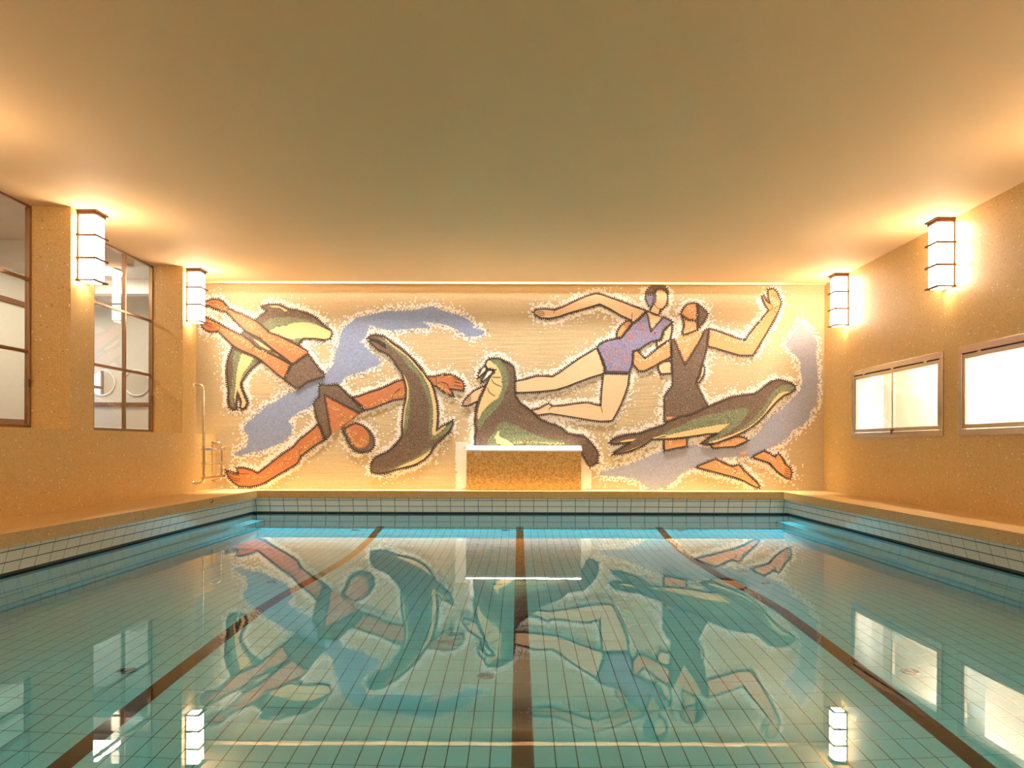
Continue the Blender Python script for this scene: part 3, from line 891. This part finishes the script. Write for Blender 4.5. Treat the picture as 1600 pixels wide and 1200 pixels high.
def strokes(mb, lines, layer, w=0.9):
    for s in lines:
        outline(mb, W(s) if isinstance(s, str) else s, layer, 0, 0, 2.0, w, False)
HALO = MB(); SPK = MB()
def halo(P, dense=9.0, far=20.0, n=3.6, sparse=0.5):
    R = resample(P, 2.0); nn = norms(R)
    for p, q in zip(R, nn):
        k = n; 
        while random.random() < k:
            k -= 1
            d = random.uniform(-1.0, dense)*random.uniform(.75, 1.15)
            pt = (p[0]+q[0]*d+random.uniform(-1.5, 1.5), p[1]+q[1]*d+random.uniform(-1.5, 1.5))
            s = random.uniform(2.6, 3.8)
            put_halo(pt, s)
        if random.random() < sparse:
            d = dense + (far-dense)*random.random()**1.4
            pt = (p[0]+q[0]*d+random.uniform(-3, 3), p[1]+q[1]*d+random.uniform(-3, 3))
            put_halo(pt, random.uniform(1.7, 2.7))
def put_halo(pt, s):
    if not (293 < pt[0] < 1284 and 447 < pt[1] < 763.5): return
    chips(HALO, pt, random.uniform(0, 3.14), s, s*random.uniform(.7, 1), lay(0.25)-random.uniform(0, .0012))
def speckle(P, lo=1.0, hi=6.0, n=0.45):
    R = resample(P, 2.0); nn = norms(R)
    for p, q in zip(R, nn):
        if random.random() < n:
            d = random.uniform(lo, hi)
            chips(SPK, (p[0]+q[0]*d, p[1]+q[1]*d), math.atan2(q[1], q[0])+random.uniform(-.6, .6), random.uniform(1.8, 3.0), random.uniform(1.2, 1.8), lay(1.2)-random.uniform(0, .0006))
def dots(mb, path, n, spread, layer, r=(1.4, 2.2), P=None):
    R = resample(W(path) if isinstance(path, str) else path, 1.0, False)
    for _ in range(n):
        p = random.choice(R); t = random.uniform(0, 6.28); d = spread*random.random()
        pt = (p[0]+d*math.cos(t), p[1]+d*math.sin(t))
        if P is not None and not inside(pt, P): continue
        rr = random.uniform(*r)
        k = len(mb.v)
        for i in range(6):
            q = (pt[0]+rr*0.5*math.cos(i*1.047), pt[1]+rr*0.5*math.sin(i*1.047)); mb.v.append((wx(q), lay(layer), wz(q)))
        mb.f.append(tuple(range(k, k+6))[::-1])
def part(mb, name, mat, parent, kind='stuff'):
    o = mb.obj(name, mat, parent, kind=kind) if kind else mb.obj(name, mat, parent)
    if parent is mural: o.matrix_parent_inverse = minv
    return o
def figure(name, label):
    return name, label

# gold ground
o = MB().box(XG-0.02, XWR, YM, YW-0.0005, ZL+0.001, ZC-0.002).obj('gold_ground', M['ground'], mural)
o.matrix_parent_inverse = minv
o['label'] = 'pale gold tessera ground'

def make(name, label, silh, regions, lines=(), dotset=(), teeth=3.0, layer=3, lw=0.9, halos=True):
    """figure part = its dark outline; sub-parts = coloured fields, lines and dots"""
    ob = MB()
    for P in silh:
        outline(ob, P, layer+0.6, teeth)
        if halos: halo(P)
    root = part(ob, name, M['outline'], mural, 'stuff')
    root['label'] = label
    for i, (nm, P, mat, ly) in enumerate(regions):
        slab(nm, P, mat, layer+ly, root)
    if lines:
        lb = MB(); strokes(lb, lines, layer+0.8, lw); part(lb, 'drawn_lines', M['outline'], root)
    for nm, mat, items in dotset:
        db = MB()
        for it in items: dots(db, it[0], it[1], it[2], layer+0.75, it[3] if len(it) > 3 else (1.4, 2.2), it[4] if len(it) > 4 else None)
        part(db, nm, mat, root)
    return root

# ---- blue streams
S1 = W('B 440,780 500,740 560,710 585,660 580,600 545,560 550,510 590,470 640,430 700,380 750,330 830,290 900,240 960,210 1030,185 1060,150 1130,100 1200,80 1280,50 A 1330,880 1370,830 1385,760 1400,700 1420,640 1430,560 1460,500 1500,460 1560,420 C 130,410 200,390 300,370 400,340 520,335 640,330 700,325 780,310 860,285 920,320 1000,345 1080,365 1150,390 1200,420 1240,450 1230,490 1280,500 1345,520 1330,550 1270,570 1190,560 1130,530 1080,500 1000,465 930,450 870,440 770,435 830,470 840,500 780,490 700,490 620,500 540,510 440,510 370,490 330,480 280,460 270,500 250,560 230,590 170,625 210,640 260,690 320,740 380,800 360,840 290,860 240,890 160,905 100,930 50,950 20,1000 0,1020 B 1400,122 1245,130 1240,250 1190,310 1130,350 1050,380 980,430 950,470 985,510 975,580 930,640 860,680 760,720 680,750 600,760 520,790 470,790')
S2 = W('G 1320,410 1270,490 1235,545 1160,640 1210,690 1270,750 1310,810 1300,880 1325,960 1310,1040 H 1290,190 1200,280 1130,350 1040,400 980,470 920,560 830,635 700,690 560,710 430,700 280,680 180,700 60,735 F 1560,735 1480,770 1400,805 1300,850 1180,885 1080,910 1000,935 975,960 1050,965 1180,970 1300,990 1370,1020 1430,1070 1500,1090 H 60,1060 130,1020 200,950 280,900 340,885 520,810 640,790 780,780 860,790 1000,715 1110,655 1200,600 1230,540 1330,490 1380,430 1400,360 1450,310 1462,200 G 1465,950 1455,800 1445,700 1460,620 1440,570 1400,540 1355,480')
for nm, P, mat, lb in (('stream', S1, 'blue', 'pale blue stream winding past the diver'), ('stream', S2, 'blueh', 'grey blue stream under the tan swimmer and seal')):
    halo(P, 8.0, 17.0, 2.4, 0.35); speckle(P)
    slab(nm, rough(P, 2.4, 1.6), M[mat], 1.0, mural, lb)

# ---- seal behind the diver's legs
seal1 = W('A 700,300 750,285 830,280 900,295 950,322 1030,335 1120,360 1200,400 1270,460 1310,505 1345,520 1354,550 1335,590 1290,603 1200,592 1090,590 1050,640 960,700 980,820 900,790 800,760 680,815 600,880 540,960 512,1010 525,1060 B 560,240 580,300 555,350 520,362 505,345 515,300 500,250 485,215 475,240 470,300 475,360 440,364 410,340 395,270 400,190 A 385,960 385,850 400,760 440,665 480,600 530,540 600,480 640,430 690,390 745,350 760,335 710,310')
make('seal', 'brown backed seal curving behind the diver legs', [seal1], [
    ('back', seal1, M['brown'], 0.0),
    ('green_band', rough(W('A 700,480 720,450 780,405 870,400 950,395 1050,405 1130,425 1210,455 1235,478 1150,456 1010,452 900,485 790,520 770,545 735,520'), 2.4, 1.6), M['green'], 0.15),
    ('cream_face', W('A 770,535 790,515 815,505 840,485 870,490 900,475 930,480 960,460 1010,448 1080,442 1150,448 1220,468 1280,498 1345,523 1352,550 1335,588 1290,600 1200,590 1100,584 1020,610 980,600 860,570'), M['creamt'], 0.3),
    ('flipper_patch', W('A 770,290 860,290 945,335 920,345 870,310 800,305'), M['creamt'], 0.3),
    ('belly_patch', W('A 630,600 680,620 800,700 760,700 690,660'), M['creamt'], 0.3),
    ('belly_patch', W('A 800,715 870,755 850,758'), M['creamt'], 0.3),
    ('tail_green', rough(W('A 460,690 520,720 500,800 480,860 465,920 470,1000 455,1100 B 440,260 445,330 425,330 415,260 420,180 A 430,1000 440,900 440,780'), 2.4, 1.4), M['green'], 0.15),
    ('tail_green', rough(W('A 640,770 672,800 600,870 540,945 515,1000 500,1000 540,900 600,830'), 2.4, 1.2), M['green'], 0.15),
    ('tail_cream', rough(W('A 520,730 635,770 590,840 530,920 500,1010 505,1050 B 535,240 562,300 545,340 515,345 525,290 505,230 480,180 470,200 460,300 450,250 465,150 A 470,930 490,830 510,770'), 2.6, 1.0), M['creamt'], 0.3),
    ('cheek_patch', W('A 985,620 1020,590 1070,590 1045,630'), M['green'], 0.4),
], lines=['A 1300,440 1298,495', 'A 1312,440 1310,495', 'A 1324,445 1322,500', 'A 1200,622 1245,608', 'A 1215,640 1270,605', 'A 1252,650 1298,605'], layer=2)

# ---- diver
legU = W('A 140,272 190,255 240,235 300,235 345,255 375,295 400,325 470,355 560,390 650,435 700,475 750,520 770,543 860,570 960,620 1050,665 1128,712 1130,735 1000,830 975,815 900,755 820,700 760,650 700,595 640,565 560,525 480,450 420,390 380,350 320,330 260,315 200,290')
legL = W('A 150,470 170,425 190,402 250,430 310,460 380,500 450,535 520,570 600,620 640,665 720,710 830,760 900,795 975,840 915,968 850,920 780,860 710,800 650,760 620,745 560,720 490,690 430,650 380,600 320,545 300,525 240,535 190,520 155,490')
trunks = W('A 1130,735 1170,790 1220,860 1285,925 1280,945 1200,965 1130,990 1040,1055 980,1020 915,968 975,840 1000,830')
suit = W('B 1245,130 1320,140 1400,130 1440,160 1490,215 1550,260 D 130,262 240,355 190,390 B 1450,305 1280,215 1300,330 1320,450 1345,590 1290,640 1265,560 1235,490 1210,400 1190,310 1210,270 1245,250 1240,190')
back_ = W('B 1280,215 1610,395 1540,460 1440,530 1350,590 1320,450 1300,330')
armL = W('B 1235,495 1265,560 1290,635 1180,705 1070,790 1035,860 950,910 850,970 750,1030 680,1060 600,1075 500,1070 440,1030 400,980 380,925 430,945 480,960 500,955 475,905 540,905 620,925 670,955 740,905 830,830 920,760 1000,710 1060,640 1150,570')
armR = W('D 110,250 180,240 280,200 380,170 470,130 530,100 600,85 640,150 640,240 600,255 500,270 420,300 330,340 240,365 215,350 130,270')
hand = W('D 810,55 880,55 900,45 960,40 1030,35 1090,60 1140,100 1155,140 1145,180 1080,170 1020,165 1060,235 1010,215 950,180 905,140 870,135 840,115')
hair = W('D 150,490 220,510 280,560 320,620 325,690 290,740 220,755 150,740 110,700 70,620 30,545 75,525')
face = W('D 75,530 110,500 150,495 210,510 255,555 280,610 275,670 240,710 180,720 140,690 110,640 75,580 65,555')
neck = W('D 20,530 120,465 145,490 75,525 65,560 40,550')
make('diver_figure', 'orange red diver stretched downwards in dark bathing suit', [legU, legL, trunks, suit, armL, armR, hand, hair], [
    ('leg', legU, M['orange'], 0.3), ('leg', legL, M['orange'], 0.3), ('trunks', rough(trunks, 2.2, 1.0), M['brown'], 0.35),
    ('back', back_, M['orange'], 0.3), ('bathing_suit', rough(suit, 2.2, 0.9), M['brown'], 0.35),
    ('arm', armL, M['orange'], 0.3), ('arm', armR, M['orange'], 0.25), ('hand', hand, M['orange'], 0.3),
    ('neck', neck, M['orange'], 0.3), ('hair', rough(hair, 2.2, 0.8), M['brown'], 0.35), ('head', face, M['orange'], 0.45)],
    lines=['B 385,930 440,965 510,975', 'B 410,975 450,1000 510,1007', 'B 430,1010 510,1030', 'B 475,960 590,955', 'D 570,160 530,190 500,225 492,265',
           'D 898,55 900,130', 'D 910,115 960,105 1000,120 1015,155', 'D 1060,70 1110,85', 'D 1065,100 1130,112', 'D 1060,130 1140,145', 'A 690,545 688,575 700,600', 'A 640,665 615,690 625,720', 'B 1060,740 1055,775 1070,795',
           'A 400,330 385,345', 'A 310,460 320,500 305,520', 'B 1440,530 1610,395', 'A 215,265 280,270', 'A 205,285 265,290', 'A 190,440 250,470', 'A 175,465 240,490'],
    dotset=[('yellow_dots', M['dot'], [('A 200,275 400,335 620,480 700,555', 85, 6), ('A 700,560 900,640 1080,740', 60, 7), ('A 200,430 340,510 560,630 620,680', 70, 6), ('A 640,690 800,800 930,900', 60, 7),
             ('B 1290,590 1140,690 1000,790 860,890 700,980 560,990', 85, 5), ('B 1320,330 1400,330 1450,430 1540,430', 34, 6), ('B 1540,430 1360,560', 24, 5), ('B 390,935 510,965', 12, 2),
             ('D 220,335 350,295 480,250 600,220', 45, 5), ('D 910,60 1050,45', 20, 3), ('D 920,130 1040,215', 26, 5), ('D 90,540 100,640 180,700 260,650 270,610', 55, 5), ('D 130,560 170,600 230,660', 16, 6), ('D 30,530 110,480', 10, 3)])], layer=4)

# ---- middle seal
seal2 = W('C 265,590 290,565 340,558 400,570 460,605 520,650 580,690 640,740 700,800 760,870 810,950 D 850,110 880,190 905,280 915,380 910,470 900,555 960,510 1000,490 1050,460 1055,490 1020,560 960,620 900,670 870,710 840,770 790,820 720,860 640,890 560,905 480,930 420,945 360,950 310,940 295,905 300,860 330,810 390,775 450,755 500,710 560,640 590,590 585,520 590,420 600,340 620,260 625,170 610,100 590,40 565,0 C 540,850 510,800 470,750 420,720 360,690 310,650 275,620 300,613 350,623 400,658 432,680 424,645 370,610 310,598')
make('seal', 'dark brown seal diving between the diver arms', [seal2], [
    ('back', seal2, M['brown'], 0.0),
    ('green_side', rough(W('D 730,0 770,60 820,150 850,260 865,350 870,470 860,580 880,600 960,550 1048,465 1053,490 990,570 900,630 850,640 830,550 835,450 840,330 810,220 760,110 710,20 C 640,850 580,760 480,670 400,615 350,585 440,610 560,700 650,790 700,850'), 2.3, 1.6), M['green'], 0.12),
    ('green_side', rough(W('D 590,40 640,100 655,180 655,300 645,400 635,520 600,590 590,520 600,420 615,330 635,220 625,120'), 2.3, 1.5), M['green'], 0.12),
    ('cream_side', rough(W('C 400,575 460,612 560,682 640,748 700,815 760,890 D 840,110 870,190 895,290 906,400 897,555 960,515 1000,500 940,560 880,600 860,580 870,470 870,350 855,250 830,150 780,50 740,0 C 690,830 630,760 540,695 460,635'), 2.6, 1.2), M['creamt'], 0.24),
    ('cream_side', W('D 566,5 592,40 612,100 627,170 622,260 602,340 592,420 588,520 600,530 607,450 615,350 640,255 642,160 625,90 600,40'), M['creamt'], 0.24),
    ('chin_green', rough(W('D 440,930 540,880 680,815 780,750 860,690 845,750 760,798 680,838 600,872 500,918'), 2.3, 1.5), M['green'], 0.12),
    ('chin_cream', rough(W('D 520,910 600,888 700,863 780,818 838,760 856,715 830,745 760,793 680,833 600,868'), 2.3, 0.9), M['creamt'], 0.24),
], lines=['D 300,835 298,885', 'D 315,830 310,880', 'D 370,955 438,983', 'D 395,945 462,972', 'D 425,938 486,964', 'C 460,615 560,690 640,750 700,815 760,890', 'D 850,110 880,190 903,290 912,400 898,555'], layer=5)

# ---- walrus
wal = W('I 400,165 430,140 480,135 540,140 600,170 650,195 685,240 692,300 692,380 695,480 700,530 750,600 820,650 870,690 940,760 1000,790 F 533,487 570,495 640,530 690,580 760,590 830,600 880,630 920,680 960,730 972,780 965,845 950,850 920,870 900,885 880,850 850,800 815,740 800,790 400,790 0,790 I 280,1130 285,1035 285,960 300,880 280,820 285,760 290,690 305,610 330,540 360,480 390,430 420,370 440,320 480,265 430,245 400,235 385,205')
tusk1 = W('I 380,215 412,247 370,285 310,342 320,290 350,245')
tusk2 = W('I 410,262 440,250 490,255 440,310 345,390 365,330 390,290')
make('walrus', 'large brown walrus with two white tusks above the platform', [wal, tusk1, tusk2], [
    ('back', wal, M['brown'], 0.0),
    ('green_band', rough(W('I 430,145 480,140 540,150 560,190 600,230 620,300 630,360 620,430 590,500 570,570 530,620 480,680 430,730 380,790 340,850 320,880 305,830 310,780 350,695 440,590 510,555 550,470 560,420 550,330 515,240 490,205 460,185'), 2.3, 1.8), M['green'], 0.12),
    ('cream_chest', rough(W('I 425,152 402,180 397,210 412,238 480,250 488,265 450,310 430,350 412,400 382,480 352,550 322,640 308,720 312,785 332,745 352,700 402,640 442,600 482,570 520,555 530,520 555,470 568,420 558,380 558,330 543,280 523,240 498,205 468,185'), 2.6, 0.9), M['creamt'], 0.24),
    ('green_flank', rough(W('I 410,985 450,940 500,880 540,810 580,790 660,820 760,860 860,910 960,950 1067,985 F 640,640 680,680 0,760 I 400,1070'), 2.3, 2.0), M['green'], 0.12),
    ('cream_patch', W('I 520,890 537,893 530,940 560,960 620,985 680,1030 700,1055 560,1055 545,1020 520,1030 500,1000 505,980 480,960 500,930'), M['creamt'], 0.24),
    ('tusk', tusk1, M['tusk'], 0.3), ('tusk', tusk2, M['tusk'], 0.35)],
    lines=['I 460,330 550,330', 'I 450,350 480,395 560,430', 'I 410,440 430,490 490,525', 'I 350,245 330,300', 'I 400,290 370,350'],
    dotset=[('cream_dots', M['dot'], [('F 210,660 420,660 660,668', 60, 2.5, (1.8, 2.6))])], layer=5)

# ---- blue suited swimmer
backarm = W('E 375,345 400,320 480,315 570,325 640,300 740,250 850,200 950,170 1000,180 1100,215 1200,250 1300,290 1420,330 1380,372 1290,450 1270,410 1180,370 1080,310 985,265 920,285 820,315 700,350 600,385 520,400 450,395 400,375')
legW1 = W('E 960,675 1010,790 1035,850 1030,905 900,945 780,990 680,1030 580,1060 450,1075 300,1085 205,1088 195,1040 200,985 300,965 400,935 480,935 550,940 620,900 700,840 800,770 900,710')
legW2 = W('F 1025,20 1258,20 1245,130 1220,210 1180,310 1140,390 1105,455 1000,462 900,450 780,430 660,410 530,390 450,400 405,408 380,390 350,365 420,350 470,325 515,300 545,325 640,320 760,300 880,290 950,310 1000,320 1005,200 1015,100')
footW = W('I 385,420 340,440 270,475 210,530 165,580 150,625 210,625 280,590 335,570 350,510 375,460')
suitW = W('E 1415,330 1380,375 1290,450 1240,510 1190,580 1080,600 1020,620 965,660 985,720 1010,790 1035,840 1032,900 1255,908 1280,830 1290,760 1295,695 J 90,668 150,622 215,585 300,575 320,490 397,415 320,375 205,508 175,355 160,318')
chestW = W('J 165,320 320,375 205,508 180,380')
headW = W('J 240,130 290,118 335,130 352,170 355,210 340,265 310,298 290,302 280,340 275,355 195,325 235,240')
hairW = W('J 165,175 180,130 210,98 260,92 310,95 345,120 356,165 335,130 290,118 240,130 240,165')
capW = W('J 165,175 240,165 240,235 205,285 180,250 165,210')
uparmW = W('J 320,490 395,425 390,500 375,570 330,600 265,640 262,580 300,575')
silW = W('J 195,325 205,285 180,250 163,210 163,175 180,130 210,96 260,90 310,93 347,120 357,170 355,210 340,265 310,298 290,302 280,340 320,372 397,412 390,500 375,570')
make('swimmer_figure', 'pale swimmer in a blue dotted bathing suit reaching back', [backarm, legW1, legW2, footW, suitW, headW, hairW, capW, uparmW], [
    ('arm', backarm, M['peach'], 0.3), ('leg', legW1, M['peach'], 0.3), ('leg', legW2, M['peach'], 0.32), ('foot', footW, M['peach'], 0.35),
    ('chest', chestW, M['peach'], 0.45), ('head', headW, M['peach'], 0.5), ('hair', rough(hairW, 2.2, .7), M['brown'], 0.65), ('cap', capW, M['suitblue'], 0.62), ('arm', uparmW, M['peach'], 0.45),
    ('bathing_suit', suitW, M['suitblue'], 0.4)],
    lines=['E 400,330 470,345', 'E 395,348 480,362', 'E 400,365 470,378', 'E 570,325 560,350', 'E 1285,350 1282,430', 'J 237,262 262,290 290,303', 'F 545,330 520,345 520,365', 'F 1000,320 1005,350 1015,378', 'F 350,385 410,388',
           'I 215,530 240,545', 'I 195,550 240,565', 'I 180,575 240,582', 'I 165,600 230,602', 'J 165,320 320,375', 'J 205,508 320,375', 'J 165,320 205,508', 'E 1032,885 1260,890'],
    dotset=[('red_dots', M['suitdot'], [('E 1385,375 1345,430 1390,500 1450,560 1500,530', 22, 7, (1.9, 2.4), suitW), ('E 1050,640 1120,720 1060,800 1100,870 1200,860 1250,760 1150,700 1240,620 1300,560 1270,520 1350,480', 85, 11, (1.9, 2.4), suitW), ('J 300,430 350,425 270,470 240,510 255,545', 12, 5, (1.9, 2.4), suitW)])], layer=4)

# ---- tan swimmer
headT = W('J 475,345 500,290 540,255 590,248 615,255 625,290 622,390 600,400 540,395 500,375')
neckT = W('J 475,350 500,375 545,398 620,395 618,485 500,528 490,500 508,450 500,400')
hairT = W('J 615,255 660,280 712,340 690,390 650,440 625,475 622,400 628,300')
chestT = W('J 410,575 500,540 600,500 700,485 640,600 510,805 460,690')
suitT = W('J 385,568 412,572 460,690 510,805 640,600 690,490 722,478 715,560 700,650 680,740 660,800 640,880 605,960 H 345,125 400,240 455,335 300,400 180,420 65,475 45,460 50,350 45,240 80,180 122,130 J 405,900 395,800 390,700')
armT1 = W('J 385,580 350,595 260,660 155,745 80,668 50,685 52,790 100,850 150,850 250,800 330,755 395,720')
armT2 = W('G 455,495 520,510 600,540 700,575 790,605 820,550 870,490 930,420 990,345 1010,320 975,270 945,190 960,185 985,235 1020,260 1005,200 1000,130 1050,120 1080,150 1100,200 1120,240 1110,290 1085,350 1040,430 990,520 930,620 860,735 740,735 620,700 520,670 440,650')
handT = W('E 1145,570 1150,520 1180,470 1230,430 1275,420 1280,450 1240,500 1190,572 1170,582')
pale1 = W('J 275,790 310,770 390,765 395,870 300,878 280,840')
pale2 = W('J 665,790 685,820 680,880 640,950 610,960 650,870')
thigh = W('H 65,420 185,418 70,470')
shin1 = W('H 45,625 250,615 250,690 160,705 50,730')
foot1 = W('H 340,885 420,850 520,810 600,850 680,880 735,860 770,900 830,960 880,1005 915,1040 925,1075 870,1055 790,1010 700,975 600,950 450,910')
shin2 = W('H 400,598 485,598 460,625 H 470,680 530,660 650,625 720,600 780,610 820,635 700,690 500,705')
shin2 = W('H 470,680 530,655 650,620 720,600 780,610 820,635 700,690 500,705')
foot2 = W('H 860,790 920,755 970,735 1030,765 1070,790 1100,755 1130,790 1160,850 1210,890 1225,930 1210,990 1160,970 1090,920 1020,840 940,815')
bit = W('H 730,745 820,742 780,770')
knee = W('H 405,600 490,598 460,622 420,618')
make('swimmer_figure', 'tan swimmer in a dark bathing suit raising one hand', [headT, neckT, hairT, suitT, armT1, armT2, handT, pale1, pale2, shin1, foot1, shin2, foot2], [
    ('head', headT, M['tan'], 0.4), ('neck', neckT, M['tan'], 0.35), ('hair', rough(hairT, 2.2, .8), M['brown'], 0.45), ('chest', chestT, M['tan'], 0.4),
    ('bathing_suit', rough(suitT, 2.2, 0.7), M['brown'], 0.35), ('arm', armT1, M['tan'], 0.5), ('arm', armT2, M['tan'], 0.4), ('hand', handT, M['tan'], 0.2),
    ('pale_hand', pale1, M['peach'], 0.2), ('pale_hand', pale2, M['peach'], 0.4), ('thigh', thigh, M['tan'], 0.5), ('leg', shin1, M['tan'], 0.3), ('foot', foot1, M['tan'], 0.3),
    ('leg', shin2, M['tan'], 0.3), ('foot', foot2, M['tan'], 0.3), ('leg', bit, M['tan'], 0.3), ('knee', knee, M['tan'], 0.3)],
    lines=['J 475,350 500,375 545,398 600,402 622,393', 'G 1020,258 1045,275 1040,310 1015,325', 'G 1100,278 1065,295 1060,325 1080,352', 'G 1035,165 1030,195', 'G 1055,165 1055,200', 'G 1070,170 1080,215',
           'H 690,895 715,905 715,925 690,932', 'H 765,895 790,950', 'H 860,995 850,1025', 'H 1040,780 1075,785 1078,805 1055,815', 'H 1165,895 1215,905', 'H 1160,915 1218,928', 'H 1158,935 1215,950', 'H 1155,950 1205,970',
           'E 1215,465 1262,440', 'E 1220,485 1262,462', 'J 615,945 655,900', 'J 412,572 510,805', 'J 510,805 690,490'],
    dotset=[('pale_dots', M['whitet'], [('J 520,280 570,300 600,370', 20, 5, (1.2, 1.9)), ('J 520,430 590,460 510,500', 14, 5, (1.2, 1.9)), ('J 440,590 560,560 660,510', 26, 4, (1.3, 2.0)), ('J 530,570 530,650 480,690 570,660', 16, 3, (1.3, 2.0)),
        ('J 90,720 120,770 200,740 300,660 370,600', 50, 5, (1.3, 2.0)), ('G 470,520 580,570 700,610 800,640 900,500 1000,360', 55, 6, (1.3, 2.2)), ('G 1010,200 1080,230 1070,320', 14, 5, (1.3, 1.9)), ('H 80,690 110,640', 5, 3, (1.3, 2.0)),
        ('H 500,840 640,890 760,960', 14, 5, (1.5, 2.6)), ('H 560,690 680,640 760,620', 14, 4, (1.3, 2.2)), ('H 960,760 1060,800 1140,890', 12, 4, (1.5, 2.6))])], layer=4)
db = MB(); 

# ---- right seal
seal3 = W('H 1255,130 1240,175 1200,195 1150,215 1090,265 1040,320 980,390 920,455 850,510 780,555 700,590 600,630 520,660 440,675 385,665 420,640 480,600 540,570 440,575 350,590 250,605 120,620 0,625 F 1460,630 1400,680 1330,710 1270,740 1190,760 1110,770 1150,735 1220,690 1280,650 1200,660 1120,675 1080,660 1110,625 1180,600 1260,580 1340,580 1430,545 1520,515 1600,490 H 60,470 180,420 300,400 440,330 560,280 660,235 780,215 870,210 920,180 980,130 1040,90 1100,72 1160,85 1220,110')
make('seal', 'long brown seal gliding beside the tan swimmer', [seal3], [
    ('back', seal3, M['brown'], 0.0),
    ('green_flank', rough(W('H 0,595 80,545 200,500 320,440 440,400 560,380 680,350 780,335 840,350 800,400 760,470 680,530 600,590 480,650 440,652 520,590 640,490 540,490 420,505 260,540 120,580 20,605'), 2.3, 1.8), M['green'], 0.12),
    ('green_head', rough(W('H 1250,150 1200,180 1120,190 1070,230 1020,300 970,370 900,450 800,520 700,570 760,520 880,430 960,330 1000,250 1060,170 1140,120 1220,120'), 2.3, 1.6), M['green'], 0.12),
    ('cream_belly', rough(W('H 0,605 120,578 260,545 420,512 540,492 660,480 600,530 540,565 350,587 120,615 0,622'), 2.6, 1.0), M['creamt'], 0.24),
    ('cream_throat', rough(W('H 1225,185 1150,182 1100,205 1050,262 1000,335 960,395 880,470 800,525 700,570 560,620 440,660 520,655 700,588 850,508 980,388 1090,262 1150,212'), 2.6, 0.8), M['creamt'], 0.24),
    ('tail_cream', W('F 1330,620 1240,630 1170,650 1200,656 1290,645'), M['creamt'], 0.24),
    ('tail_cream', W('F 1460,632 1380,680 1290,715 1190,750 1330,707'), M['creamt'], 0.24),
    ('tail_cream', W('F 1480,612 1600,582 1600,604 1490,622'), M['creamt'], 0.24),
], lines=['H 1180,205 1162,248', 'H 1198,205 1182,250', 'H 1216,200 1202,250', 'H 540,570 640,490 670,478'], layer=5)

# pale surround of the platform
P = [(722, 692), (916, 692), (916, 764), (722, 764)]
for _ in range(1500):
    s = random.choice((722, 914)); x = s + random.uniform(-9, 9); put_halo((x, random.uniform(692, 763)), random.uniform(2.6, 3.8))
part(HALO, 'white_halo', M['whitet'], mural)['label'] = 'loose white tesserae scattered round every figure'
part(SPK, 'blue_specks', M['blue'], mural)['label'] = 'blue tesserae scattered along the streams'
